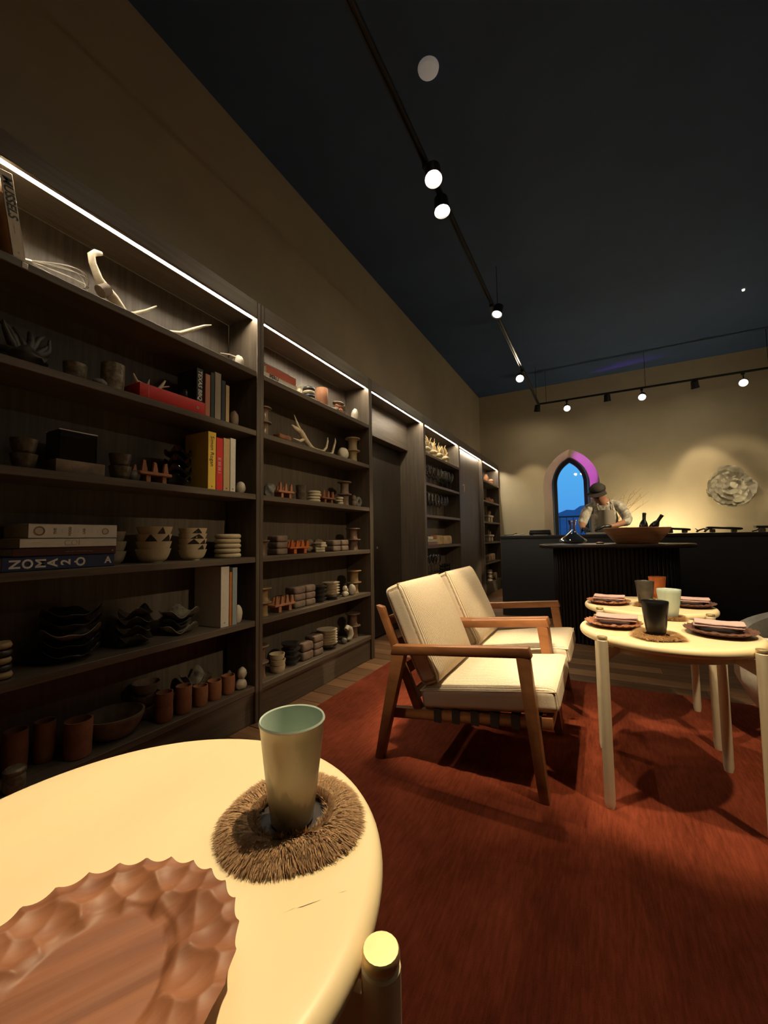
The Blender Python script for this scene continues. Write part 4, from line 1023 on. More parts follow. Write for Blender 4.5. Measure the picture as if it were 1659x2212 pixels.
z = SZ[1]
t = thing('driftwood_sculpture', 'dark gnarled driftwood sculpture at the left of the second shelf', 'sculpture', (-1.83, .655, z))
rd = random.Random(3)
mk('root', stone_mb(.06, .07, .04, 5, .5), 'driftwood', t)
for k in range(7):
    a = rd.uniform(0, 6.28); pts = [(0, 0, .04)]
    for s_ in range(4): pts.append((pts[-1][0]*.7+cos(a)*.012*s_*.6, max(-.075, min(.07, pts[-1][1]+sin(a)*.022+rd.uniform(-.012, .012))), min(.165, pts[-1][2]+rd.uniform(.012, .040))))
    mk('limb', MB().tube(pts, [.022, .018, .014, .010, .004], 8), 'driftwood', t, smooth=60)
put('crackle_bowl', shared('crackle_bowl', lambda: bowl_mb(.040, .075, 28, .7, .005, .35), 'crackle'), (-1.81, .805, z), 'low crackled brown bowl on the second shelf', 'bowl')
put('small_pebble', shared('small_pebble', lambda: stone_mb(.022, .028, .018, 7), 'stone_grey'), (-1.77, .876, z), 'small dark pebble between the two crackled pots', 'stone')
put('crackle_pot', shared('crackle_pot', lambda: cup_mb(.044, .118, 30, .03), 'crackle'), (-1.79, .935, z), 'tall crackled tan pot left of the red box', 'pot')
t = thing('red_box_book', 'long bright red flat book on the second shelf', 'book', (-1.735, 1.017, z))
mk('cover', MB().bbox(-.20, 0, 0, .33, 0, .064, .002), 'cover_red', t); o = obj('lettering', text_mesh('O', .016, 'ink_white', .0006), t); place_axes(o, (.0006, .288, .028), (0, 1, 0), (0, 0, 1))
mk('line', MB().box(.0001, .0006, .040, .042, .004, .058), 'cover_pink', t, smooth=0)
t = thing('antler_fragment', 'branched antler fragment lying on the long red book', 'antler', (-1.80, 1.09, z+.064))
mk('beam', MB().tube([(0, -.065, .052), (0, -.05, .022), (0, 0, .012), (0, .05, .012), (0, .062, .03), (0, .085, .07)], [.004, .008, .010, .010, .009, .004], 8), 'antler_bone', t, smooth=60)
mk('tine', MB().tube([(0, .0, .015), (0, .008, .05)], [.007, .002], 8), 'antler_bone', t); mk('tine', MB().tube([(0, .06, .03), (.01, .10, .045)], [.006, .002], 8), 'antler_bone', t)
put('dark_egg', shared('dark_egg', lambda: stone_mb(.022, .024, .042, 3, .06), 'slate_glaze'), (-1.83, 1.305, z+.064), 'dark oval stone standing on the long red book', 'stone')
g = 'upright books on the second shelf'
book('black book with large white lettering behind the long red book', (-1.938, 1.300, z+.064), .001, .001, .001, 'cover_black') if False else None
book('black book with large white lettering standing on the red book', (-1.745, 1.3035, z+.0645), .038, .172, .15, 'cover_black', text='TEXAS BBQ', tm='ink_white', ts=.030, tpos=.5, tbold=.0006, group=g, shear=.15)
yb_ = 1.350
for (w_, h_, m_, lab, tx, tm_) in ((.031, .222, 'cover_pink', 'dusty pink book right of the long red book', '', ''), (.025, .240, 'cover_green', 'thin dark green book between the pink and grey books', '', 'ink_grey'), (.040, .252, 'cover_grey', 'thick grey beige book in the middle of the upright row', '', 'triangle_black'),
                                   (.028, .222, 'cover_black', 'slim black book between the grey and tan books', '', 'ink_pale'), (.025, .205, 'cover_tan', 'short tan book at the right end of the second shelf row', '', '')):
    book(lab, (-1.74, yb_, z), w_, h_, .165, m_, text=None, group=g); yb_ += w_+.001
put('finger_stone', shared('finger_stone', lambda: stone_mb(.022, .026, .050, 9, .12), 'stone_brown'), (-1.785, 1.575, z), 'brown upright finger stone at the right end of the second shelf', 'stone')

z = SZ[2]
stack('crackle_bowl', 2, lambda: bowl_mb(.040, .058, 28, .55, .004, .4), 'crackle_bowl_b', 'crackle_dark', -1.81, .655, z, .054, 'dark crackled bowl', 'in the pair at the left of the third shelf', 'bowl')
tag(mk('wood_block', MB().bbox(-.16, 0, 0, .168, 0, .050, .003), 'stone_brown', loc=(-1.75, .728, z)), 'flat brown wooden block under the dark glass bin', 'block')
t = thing('glass_bin', 'dark square glass bin on a wooden block on the third shelf', 'bin', (-1.78, .748, z+.0505))
mk('walls', MB().box(-.10, -.097, 0, .13, 0, .118).box(-.003, 0, 0, .13, 0, .118).box(-.10, 0, 0, .003, 0, .118).box(-.10, 0, .127, .13, 0, .118).box(-.10, 0, 0, .13, 0, .003), 'dark_glass', t, smooth=0)
mk('rim', MB().bbox(-.102, .002, -.002, .132, .116, .121, .001, 1).box(-.09, -.01, .01, .12, .1155, .1158) if False else MB().bbox(-.002, .002, -.002, .132, .116, .121, .001, 1).bbox(-.102, -.098, -.002, .132, .116, .121, .001, 1), 'wire', t)
stack('crackle_cup', 2, lambda: bowl_mb(.042, .058, 28, .6, .004, .4), 'crackle_cup', 'crackle_dark', -1.785, .975, z, .052, 'small dark crackled bowl', 'in the pair left of the terracotta stand', 'bowl', seed=4)
put('small_pebble', shared('small_pebble|b', lambda: stone_mb(.02, .024, .028, 12), 'stone_grey'), (-1.79, 1.035, z), 'grey pebble left of the near terracotta stand', 'stone')
def clay_stand(label, x, y, z, l, h, m, n=3, d=.09, group='clay display stands'):
    t = thing('clay_stand', label, 'stand', (x, y, z), (0, 0, 0), group)
    hp = h*.36; tp = h*.14
    mk('platform', MB().bbox(-d, 0, 0, l, hp, hp+tp, .003, 1), m, t)
    for yy in (.22, .72):
        mk('foot', MB().bbox(-d*.8, -d*.1, l*yy, l*yy+l*.14, 0, hp, .002, 1), m, t)
    for k in range(n):
        f = (k+.35)/n; mb = MB(); mb.prism([(l*f-l*.06, hp+tp-.001), (l*f+l*.10, hp+tp-.001), (l*f+l*.05, h*(.98-.06*(k % 2))), (l*f-l*.02, h*(1-.04*k))], -d*.16, -d*.02, 'x'); mk('prong', mb, m, t, smooth=0)
        mb = MB(); mb.prism([(l*f-l*.06, hp+tp-.001), (l*f+l*.08, hp+tp-.001), (l*f+l*.04, h*.85), (l*f, h*.85)], -d*.95, -d*.8, 'x'); mk('prong', mb, m, t, smooth=0)
    return t
clay_stand('terracotta pronged stand on the third shelf of the nearest bookcase', -1.755, 1.040, z, .150, .100, 'terracotta_pale')
stack('black_dish', 4, lambda: wavy_mb(.066, .040, 5), 'black_dish|s3', 'black_ceramic', -1.83, 1.272, z, .046, 'glossy black wavy dish', 'in the stack left of the yellow book', 'dish', seed=3, wob=.3)
g = 'upright books on the third shelf'; yb_ = 1.3715
for (w_, h_, m_, lab, tx, tm_, ts_, tp_) in ((.049, .298, 'cover_yellow', 'yellow book with a black spine title on the third shelf', 'Simon Rogan', 'triangle_black', .030, .66), (.044, .276, 'cover_red', 'red book with pale spine lettering on the third shelf', '||| ||||| |||| ||', 'ink_white', .019, .47),
                                 (.044, .283, 'cover_tan', 'tan book between the red and white books on the third shelf', None, 'ink_grey', .016, .45), (.038, .292, 'cover_white', 'white book at the right end of the third shelf row', None, 'ink_grey', .012, .4)):
    book(lab, (-1.74, yb_, z), w_, h_, .18, m_, text=tx, tm=tm_, ts=ts_, tpos=tp_, group=g, extra=((('A', .014, 'triangle_black', .05),) if 'white' in lab or 'yellow' in lab else ())); yb_ += w_+.001
put('egg_stone', shared('egg_stone', lambda: stone_mb(.026, .027, .036, 4, .06), 'stone_pale'), (-1.77, 1.612, z), 'pale egg shaped stone right of the third shelf books', 'stone')

z = SZ[3]
g = 'lying books on the fourth shelf'
book('dark blue book at the bottom of the lying pile, white capital lettering', (-1.74, .585, z), .049, .350, .20, 'cover_blue', True, group=g,
     extra=tuple((c_, .042, 'ink_white', f_, .5, False, .0012) for c_, f_ in (('N', .10), ('O', .20), ('M', .305), ('A', .405), ('2', .52), ('.', .575), ('O', .66)))+(('A', .036, 'ink_white', .93, .5, True, .001),))
book('dark maroon book second from the bottom of the lying pile', (-1.74, .612, z+.0495), .029, .328, .205, 'cover_maroon', True, group=g, text='---- ---- - ----------- ----', tm='ink_pale', ts=.010, tpos=.60, extra=(('o', .012, 'ink_white', .96, .5, True),))
book('white book with round letter drawing in the lying pile', (-1.74, .630, z+.079), .033, .311, .21, 'cover_white', True, group=g, text='COI', tm='ink_pale', ts=.030, tpos=.5, extra=(('--- ----', .010, 'ink_pale', .15, .6, True), ('---- ---', .010, 'ink_pale', .8, .6, True)))
ft = book('thick white book on top of the lying pile, round emblems on its spine', (-1.74, .652, z+.1125), .052, .290, .21, 'cover_white', True, group=g, extra=(('THE', .012, 'ink_grey', .27, .5, False, .0003), ('FOOD', .012, 'ink_grey', .43, .5, False, .0003), ('LAB', .012, 'ink_grey', .59, .5, False, .0003), ('-- --', .007, 'ink_pale', .34), ('- ---', .007, 'ink_pale', .52), ('-- -', .007, 'ink_pale', .68), ('--- -', .007, 'ink_pale', .75)))
for (yy, r0, r1, m_) in ((.031, .012, .0165, 'stone_brown'), (.246, .0095, .0125, 'ink_grey')):
    o = mk('emblem', MB().lathe([(r0, 0), (r0, .0007), (r1, .0007), (r1, 0)], 24), m_, ft, (.0002, yy, .026), (0, pi/2, 0))
    mk('emblem', MB().lathe([(0, .0005), (r0*.92, .0005)], 20), 'ink_pale', ft, (.0002, yy, .026), (0, pi/2, 0))
stack('grey_bowl', 3, lambda: bowl_mb(.045, .055, 26, .5, .003, .45), 'grey_bowl|back', 'grey_bowl', -1.875, 1.005, z, .043, 'grey stoneware bowl', 'half hidden behind the lying books', 'bowl', seed=5)
def tri_bowl(label, r, h, loc, tris, group):
    t = thing('triangle_bowl', label, 'bowl', loc, (0, 0, 0), group)
    mk('bowl', bowl_mb(r, h, 36, .52, .0035, .42), 'bisque', t)
    for a0, wd, ht in tris:
        mb = MB(); vs = []
        def P(a, f): rr = r*(.52+.48*f**.42)+.0008; return (rr*cos(a), rr*sin(a), .003+(h-.003)*f)
        n_ = 6
        for k in range(n_+1):
            u = -1+2*k/n_; vs.append(P(a0+u*wd*1.45, .38)); vs.append(P(a0+u*wd*1.45, .38+min(.6, ht*1.1)*(1-abs(u))))
        mb.add(vs, [(2*k, 2*k+2, 2*k+3, 2*k+1) for k in range(n_)]); mk('triangle', mb, 'triangle_black', t, smooth=0)
BIG = [('bottom', []), ('second lowest', []), ('third lowest', [(-.75, .30, .6), (.35, .34, .6)]), ('top', [(-.12, .22, .55)])]
for k, (lab, tr) in enumerate(BIG): tri_bowl(f'{lab} cream bowl of the larger stack with black triangles', .074, .062, (-1.825+.002*k, 1.150+.0015*(k % 2), z+k*.0335), tr, 'larger stack of triangle bowls')
put('grey_bowl', shared('grey_bowl|tall', lambda: bowl_mb(.062, .055, 30, .5), 'grey_bowl'), (-1.885, 1.285, z), 'grey bowl standing behind the two cream bowl stacks', 'bowl') if False else None
for k, (lab, tr) in enumerate([('bottom', []), ('second lowest', [(.1, .28, .5)]), ('third lowest', [(-.55, .4, .6), (.3, .3, .5)]), ('fourth lowest', [(-.2, .5, .5)]), ('top', [(-.25, .34, .6)])]):
    tri_bowl(f'{lab} cream bowl of the smaller stack with black triangles', .067, .052, (-1.822, 1.352, z+k*.0268), tr, 'smaller stack of triangle bowls')
stack('round_dish', 5, lambda: disc_mb(.070, .025), 'round_dish', 'bisque', -1.82, 1.570, z, .0262, 'cream rounded disc plate', 'at the right end of the fourth shelf', 'plate', seed=8)

z = SZ[4]
stack('edge_dish', 5, lambda: disc_mb(.030, .024), 'edge_dish', 'spool_tan', -1.79, .610, z, .0245, 'small tan disc', 'in the stack at the left photo edge', 'dish', seed=2, ms=('spool_tan', 'slate_glaze'))
stack('oyster_dish', 5, lambda: wavy_mb(.088, .034, 2, 56), 'oyster_dish|a', 'oyster_dark', -1.83, .825, z, .038, 'dark wavy oyster dish', 'in the left stack of the fifth shelf', 'dish', .004, 3, wob=.25, ms=('oyster_dark', 'oyster_dark', 'oyster_rim', 'oyster_dark'))
stack('oyster_dish', 4, lambda: wavy_mb(.075, .034, 9, 56), 'oyster_dish|b', 'oyster_dark', -1.83, 1.075, z, .037, 'dark wavy oyster dish', 'in the middle stack of the fifth shelf', 'dish', .004, 6, wob=.25)
stack('oyster_dish', 3, lambda: wavy_mb(.082, .036, 14, 56), 'oyster_dish|c', 'oyster_rim', -1.84, 1.300, z, .036, 'mottled wavy oyster dish', 'in the stack left of the tall white book', 'dish', .004, 9, wob=.25, ms=('oyster_rim', 'oyster_dark', 'oyster_rim'))
g = 'upright books on the fifth shelf'
book('tall thick white book on the fifth shelf', (-1.745, 1.463, z), .055, .315, .205, 'cover_white', group=g, extra=(('o', .018, 'ink_grey', .07), ('..', .02, 'ink_pale', .32)))
book('thin orange brown book beside the tall white book', (-1.745, 1.519, z), .018, .282, .17, 'cover_orange', group=g)
book('pale blue grey book at the right end of the fifth shelf row', (-1.745, 1.538, z), .034, .304, .18, 'cover_bluegrey', group=g)
put('standing_stone', shared('standing_stone', lambda: stone_mb(.024, .026, .052, 6, .08), 'bone_white'), (-1.775, 1.603, z), 'white standing stone right of the fifth shelf books', 'stone')

z = SZ[5]
t = thing('lidded_jar', 'small tan lidded jar above the nearest table edge', 'jar', (-1.735, .640, z))
mk('body', MB().lathe([(0, 0), (.024, 0), (.030, .012), (.030, .045), (.026, .055)], 24), 'crackle', t); mk('lid', MB().lathe([(.028, .055), (.031, .060), (.031, .068), (.024, .074), (0, .074)], 24), 'crackle', t)
put('red_cup', shared('red_cup', lambda: cup_mb(.036, .150, 22), 'terracotta'), (-1.86, .685, z), 'left dim red clay beaker in the dark of the bottom shelf', 'cup')
put('red_cup', shared('red_cup|b', lambda: cup_mb(.034, .145, 22), 'terracotta'), (-1.87, .775, z), 'right dim red clay beaker in the dark of the bottom shelf', 'cup')
put('clay_pot', shared('clay_pot', lambda: cup_mb(.047, .135, 30, .0, .006), 'terracotta'), (-1.79, .850, z), 'large dull brown clay pot on the bottom shelf', 'pot')
pr = [(0, 0), (.055, 0), (.075, .012), (.098, .045), (.109, .075), (.112, .082), (.112, .092), (.104, .092), (.098, .078), (.085, .045), (.060, .022), (0, .016)]
tag(mk('shallow_bowl', MB().lathe(pr, 44), 'stone_brown', loc=(-1.838, 1.005, z)), 'wide shallow brown bowl with a thick rim on the bottom shelf', 'bowl')
stack('grey_bowl', 3, lambda: bowl_mb(.060, .055, 28, .55), 'grey_bowl|bot', 'block_brown', -1.89, 1.172, z, .052, 'dull brown bowl', 'in the stack behind the clay cups', 'bowl', seed=7)
cm = lambda: cup_mb(.036, .068, 26, .05)
g = 'clay cups on the bottom shelf'
for (x_, y_, zz, lab) in ((-1.775, 1.186, 0, 'lower clay cup of the first pair right of the shallow bowl'), (-1.775, 1.186, .060, 'upper clay cup of the first pair right of the shallow bowl'), (-1.865, 1.275, .0, 'clay cup standing behind the two stacked pairs'),
                      (-1.775, 1.282, 0, 'lower clay cup of the second stacked pair'), (-1.775, 1.282, .058, 'upper clay cup of the second stacked pair')):
    put('clay_cup', shared('clay_cup', cm, 'terracotta'), (x_, y_, z+zz), lab, 'cup', g)
cm2 = lambda: cup_mb(.035, .095, 26, .07)
for y_, zz, lab in ((1.376, 0, 'first tall clay cup left of the knobbly stones'), (1.458, .0, 'second tall clay cup, in the middle of the tall three'), (1.545, .0, 'third tall clay cup, next to the knobbly stones')):
    put('tall_clay_cup', shared('tall_clay_cup', cm2, 'terracotta'), (-1.778, y_, z+zz), {'first': 'leftmost of the three tall clay cups on the bottom shelf', 'secon': 'middle one of the three tall clay cups on the bottom shelf', 'third': 'rightmost of the three tall clay cups beside the knobbly stones'}[lab[:5]], 'cup', g)
put('block_riser', shared('block_riser', lambda: MB().bbox(-.05, .05, -.06, .06, 0, .055, .004), 'shelf_board'), (-1.895, 1.42, z), 'dark riser block under the oyster bowl at the back of the bottom shelf', 'block')
put('oyster_bowl', shared('oyster_bowl', lambda: wavy_mb(.074, .058, 21, 48), 'oyster_rim'), (-1.868, 1.42, z+.0555), 'mottled oyster bowl behind the tall clay cups', 'bowl')
put('knobbly_stone', shared('knobbly_stone', lambda: stone_mb(.026, .034, .030, 3, .2), 'stone_pale'), (-1.765, 1.622, z), 'lower pale knobbly stone at the right end of the bottom shelf', 'stone')
put('knobbly_stone', shared('knobbly_stone|b', lambda: stone_mb(.024, .026, .032, 8, .2), 'stone_pale'), (-1.765, 1.628, z+.0525), 'upper pale knobbly stone at the right end of the bottom shelf', 'stone')
put('knobbly_stone', shared('knobbly_stone|c', lambda: stone_mb(.022, .024, .045, 11, .2), 'stone_brown'), (-1.845, 1.610, z), 'brown knobbly stone behind the pale pair on the bottom shelf', 'stone')

# ================================================================== SECOND BOOKCASE (y 1.71 - 3.005)
z = SZ[0]
g = 'lying books on the top shelf of the second bookcase'
book('pale grey book with large black capitals, lowest of the three lying books', (-1.735, 1.745, z), .030, .305, .19, 'cover_white', True, group=g, text='PERU', tm='triangle_black', ts=.034, tpos=.30, tbold=.0012)
book('orange red book, middle of the three lying books', (-1.745, 1.785, z+.0305), .058, .270, .185, 'cover_rust', True, group=g)
book('thin black book on top of the orange red book', (-1.775, 1.80, z+.089), .022, .22, .15, 'cover_black', True, group=g)
put('spice_jar', shared('spice_jar', lambda: MB().lathe([(0, 0), (.017, 0), (.019, .004), (.019, .052), (.014, .060), (.015, .064), (.016, .082), (0, .083)], 18), 'cream_glaze'), (-1.80, 2.150, z), 'small pale jar right of the lying books', 'jar')
for k in range(4): put('striped_dish', shared('striped_dish', lambda: disc_mb(.045, .026), ('cream_glaze', 'slate_glaze')[k % 2]), (-1.80, 2.258, z+.0262*k), f'{pos_in_stack(k, 4)} dish of the black and white stack on the top shelf', 'dish', 'black and white dish stack', (0, 0, k))
put('terracotta_cylinder', shared('terracotta_cylinder', lambda: MB().lathe([(0, 0), (.044, 0), (.046, .003), (.046, .140), (.044, .143), (.041, .142), (.041, .02), (0, .018)], 30), 'terracotta_pale'), (-1.795, 2.405, z), 'plain terracotta cylinder on the top shelf of the second bookcase', 'vase')
t = thing('rock_cluster', 'cluster of rough brown rocks on the top shelf', 'rock', (-1.80, 2.64, z))
for k, (dy, dz, a, b_, c_) in enumerate(((-.055, 0, .03, .035, .03), (.0, 0, .035, .04, .032), (.055, 0, .03, .032, .026), (-.02, .045, .03, .038, .024), (.035, .05, .032, .04, .022), (.0, .08, .035, .065, .016))):
    mk('rock', stone_mb(a, b_, c_, k+20, .3), 'terracotta_pale' if k in (1, 3) else 'stone_brown', t, (0, dy, dz))
put('white_shell_stone', shared('white_shell_stone', lambda: stone_mb(.030, .030, .058, 31, .15), 'bone_white'), (-1.78, 2.845, z), 'white ridged stone at the right end of the second bookcase top shelf', 'stone')

z = SZ[1]
def spools(n, r, h, m, x, y, z, where, seed=1): stack('clay_spool', n, lambda: spool_mb(r, h), f'clay_spool|{r}{h}', m, x, y, z, h*1.003, 'spool', where, 'spool', .002, seed)
spools(2, .050, .092, 'spool_brown', -1.80, 1.815, z, 'dark brown, at the left of the second bookcase second shelf')
put('bark_piece', shared('bark_piece', lambda: MB().puff(.03, .055, .016, .008, 6, lambda p: p+Vector((0, 0, .004*noise.noise(p*40))), Matrix.Translation((0, 0, .022))), 'terracotta'), (-1.775, 1.955, z), 'flat brown bark piece left of the big antler', 'bark')
t = thing('big_antler', 'large pale forked antler on the second bookcase', 'antler', (-1.785, 2.20, z))
mk('beam', MB().tube([(0, -.060, .112), (0, -.035, .090), (0, .0, .058), (0, .055, .024), (0, .10, .014), (0, .17, .015), (0, .21, .020), (0, .245, .055), (0, .262, .105), (0, .262, .135)], [.019, .021, .020, .016, .012, .010, .010, .009, .007, .003], 10), 'antler_bone', t, smooth=60)
mk('tine', MB().tube([(0, -.045, .10), (0, -.085, .150), (0, -.118, .208)], [.014, .009, .002], 9), 'antler_bone', t, smooth=60)
mk('tine', MB().tube([(0, -.055, .105), (0, -.105, .118), (0, -.142, .132)], [.016, .014, .006], 9), 'antler_bone', t, smooth=60)
mk('tine', MB().tube([(0, -.01, .066), (0, -.06, .040), (0, -.13, .045)], [.013, .010, .003], 9), 'antler_bone', t, smooth=60)
tag(mk('antler_tine', MB().tube([(0, -.06, .011), (0, -.02, .013), (0, .01, .022), (0, .030, .07), (0, .052, .120), (0, .052, .150)], [.010, .010, .010, .009, .007, .003], 9), 'antler_bone', loc=(-1.785, 2.51, z), smooth=60), 'single hooked antler tine right of the large antler', 'antler')
put('dome_stone', shared('dome_stone', lambda: stone_mb(.040, .052, .050, 33, .05), 'bone_white'), (-1.775, 2.655, z), 'white dome shaped stone beside the tan spools', 'stone')
spools(2, .064, .104, 'spool_tan', -1.80, 2.835, z, 'pale tan, at the right of the second bookcase second shelf', 3)

z = SZ[2]
stack('dark_cup', 1, lambda: cup_mb(.026, .062, 20), 'dark_cup', 'slate_glaze', -1.80, 1.785, z, .05, 'small dark cup', 'at the far left of the second bookcase third shelf', 'cup')
ME_ = shared('dark_lump', lambda: stone_mb(.032, .036, .048, 41, .35), 'stone_grey'); put('dark_lump', ME_, (-1.80, 1.865, z), 'dark jagged lump left of the left clay stand', 'stone')
clay_stand('left terracotta pronged stand on the second bookcase third shelf', -1.765, 1.915, z, .150, .102, 'terracotta_pale')
for k in range(2): put('crackle_cup', shared('crackle_cup|u2', lambda: bowl_mb(.036, .056, 24, .75, .004, .4), 'crackle_dark'), (-1.80, 2.168, z+.052*k), f'{("lower", "upper")[k]} crackled cup of the pair between stand and cream plates', 'cup', 'crackled cup pair')
stack('cream_dish', 4, lambda: disc_mb(.049, .020), 'cream_dish', 'cream_glaze', -1.79, 2.300, z, .0203, 'cream dish', 'in the stack between the two clay stands', 'dish', seed=4)
clay_stand('right terracotta pronged stand on the second bookcase third shelf', -1.775, 2.385, z, .165, .098, 'terracotta')
stack('cream_dish', 3, lambda: disc_mb(.030, .020), 'cream_dish|s', 'cream_glaze', -1.765, 2.585, z, .0203, 'small cream dish', 'in the stack left of the purple brown spools', 'dish', seed=6)
spools(2, .058, .100, 'block_brown', -1.82, 2.735, z, 'purple brown, on the second bookcase third shelf', 5)
t = thing('stone_figure', 'small brown stacked stone figure beside the purple brown spools', 'figure', (-1.79, 2.832, z)); mk('lower', stone_mb(.022, .022, .030, 51, .1), 'stone_brown', t); mk('upper', stone_mb(.019, .019, .026, 52, .1), 'stone_brown', t, (0, 0, .050))
tag(mk('ring_stone', MB().grid(lambda u, v: ((.010+.016)*0+.018*sin(2*pi*v), (.030+.016*cos(2*pi*v))*cos(2*pi*u), .046+(.030+.016*cos(2*pi*v))*sin(2*pi*u)), 28, 11, True), 'stone_grey', loc=(-1.80, 2.915, z)), 'grey green ring shaped stone at the right end of the third shelf', 'stone')

z = SZ[3]
def clay_block(label, y0, y1, zz, h, seed, x=-1.765, m='block_brown', group=None):
    key = f'clay_block|{seed%4}{round(y1-y0,3)}{h}'
    w_ = (y1-y0)/2
    me_ = shared(key, lambda: MB().puff(.045, w_, h/2, .010, 5, lambda p: p+Vector((.002*noise.noise(p*50+Vector((seed, 0, 0))), .003*noise.noise(p*40), .0015*noise.noise(p*45)*(1 if abs(p.z) < h*.45 else 0)))), m, 60)
    put('clay_block', me_, (x-.045, (y0+y1)/2, zz+h/2), label, 'block', group)
spools(1, .046, .094, 'spool_brown', -1.80, 1.800, z, 'single grey brown one') if False else put('clay_spool', shared('clay_spool|one', lambda: spool_mb(.047, .094), 'spool_brown'), (-1.80, 1.805, z), 'single brown spool at the left of the second bookcase fourth shelf', 'spool')
for k in range(3): clay_block(f'{pos_in_stack(k, 3)} rough block of the three high column on the fourth shelf', 1.905, 2.000, z+.0405*k, .040, k, group='rough blocks on the fourth shelf')
clay_stand('orange clay pronged stand on the second bookcase fourth shelf', -1.762, 2.02, z, .205, .092, 'orange_clay', 4)
stack('cream_dish', 4, lambda: MB().bbox(-.03, .03, -.034, .034, 0, .018, .005), 'cream_slab', 'cream_glaze', -1.79, 2.370, z, .0183, 'cream slab', 'in the small stack on the fourth shelf', 'dish', .004, 4)
for k, y_ in enumerate((2.125, 2.235, 2.345, 2.455)):
    for j in range(2): put('rough_stone', shared(f'rough_stone|{k}', lambda k=k: stone_mb(.036, .046, .026, 60+k, .2), 'stone_brown'), (-1.875, y_, z+.045*j), f'{("lower", "upper")[j]} rough flat stone, {ORD[k]} pair from left at the back of the fourth shelf', 'stone', 'rough stones at the back of the fourth shelf')
for j, (y0, y1) in enumerate(((2.500, 2.600), (2.612, 2.712))):
    for k in range(2): clay_block(f'{("lower", "upper")[k]} rough block of the {("left", "right")[j]} pair beside the fourth shelf spools', y0, y1, z+.0425*k, .042, k+j, group='rough blocks on the fourth shelf')
spools(2, .062, .090, 'spool_brown', -1.81, 2.845, z, 'shiny brown, at the right of the second bookcase fourth shelf', 6)

z = SZ[4]
spools(2, .052, .083, 'spool_gold', -1.795, 1.812, z, 'glossy golden, at the left of the second bookcase fifth shelf', 7)
clay_stand('pale pink clay pronged stand on the second bookcase fifth shelf', -1.755, 1.875, z, .185, .104, 'terracotta_pale', 4)
for j, (y0, y1) in enumerate(((2.068, 2.175), (2.182, 2.285))):
    for k in range(3): clay_block(f'{pos_in_stack(k, 3)} rough block of the {("left", "right")[j]} column on the fifth shelf', y0, y1, z+.0455*k, .045, k+j, group='rough blocks on the fifth shelf')
stack('slate_dish', 4, lambda: plate_mb(.056, .030), 'slate_dish', 'slate_glaze', -1.80, 2.368, z, .028, 'slate grey dish', 'right of the fifth shelf block columns', 'dish', seed=3)
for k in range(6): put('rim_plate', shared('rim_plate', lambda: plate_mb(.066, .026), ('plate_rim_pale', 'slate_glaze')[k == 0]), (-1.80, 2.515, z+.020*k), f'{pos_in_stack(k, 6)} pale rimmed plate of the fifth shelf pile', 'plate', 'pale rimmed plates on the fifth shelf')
t = thing('shell_cluster', 'white knobbly shell cluster on the fifth shelf', 'shell', (-1.78, 2.665, z))
for k, (dy, dz, s_) in enumerate(((0, 0, .022), (.032, 0, .016), (.008, .040, .020), (.03, .032, .013))): mk('shell', stone_mb(s_, s_, s_*1.1, 70+k, .2), 'bone_white', t, (0, dy, dz))
put('egg_stone', shared('egg_stone|w', lambda: stone_mb(.032, .033, .045, 75, .06), 'stone_pale'), (-1.775, 2.765, z), 'pale speckled egg stone left of the fifth shelf spools', 'stone')
spools(2, .064, .094, 'spool_gold', -1.82, 2.865, z, 'golden, at the right of the second bookcase fifth shelf', 9)

z = SZ[5]
spools(2, .052, .094, 'spool_brown', -1.805, 1.800, z, 'dark, at the left of the second bookcase bottom shelf', 11)
stack('cream_bowl', 3, lambda: bowl_mb(.047, .040, 28, .75, .003, .4), 'cream_bowl|s6', 'bisque', -1.785, 1.925, z, .035, 'cream low bowl', 'in the stack on the second bookcase bottom shelf', 'bowl', seed=5)
stack('slate_plate', 4, lambda: plate_mb(.062, .036), 'slate_plate', 'slate_glaze', -1.81, 2.075, z, .034, 'slate black dish', 'in the pile on the second bookcase bottom shelf', 'dish', .005, 8)
for j, (y0, y1) in enumerate(((2.148, 2.258), (2.272, 2.372))):
    for k in range(3 if j else 2): clay_block((f'{pos_in_stack(k, 3)} rough block of the right column on the bottom shelf' if j else f'{pos_in_stack(k, 2)} rough block of the left column on the bottom shelf'), y0, y1, z+(.0455 if j else .058)*k, .045 if j else .057, k+j, group='rough blocks on the bottom shelf')
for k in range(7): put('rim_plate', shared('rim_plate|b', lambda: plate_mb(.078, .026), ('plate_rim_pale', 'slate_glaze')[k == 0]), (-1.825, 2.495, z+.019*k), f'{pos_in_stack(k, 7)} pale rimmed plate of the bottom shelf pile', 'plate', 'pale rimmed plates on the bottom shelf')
t = thing('curled_shell', 'curled cream shell standing at the right of the bottom shelf', 'shell', (-1.78, 2.70, z))
mk('curl', MB().tube([(0, -.018, .098), (0, .005, .112), (0, .035, .095), (0, .045, .055), (0, .03, .022), (0, .0, .022)], [.017, .021, .025, .027, .021, .008], 12), 'stone_pale', t, smooth=60); mk('pebble', stone_mb(.024, .024, .024, 81, .1), 'stone_grey', t, (.0, -.045, 0))
spools(2, .062, .098, 'spool_brown', -1.83, 2.865, z, 'dull brown, at the right of the second bookcase bottom shelf', 12)

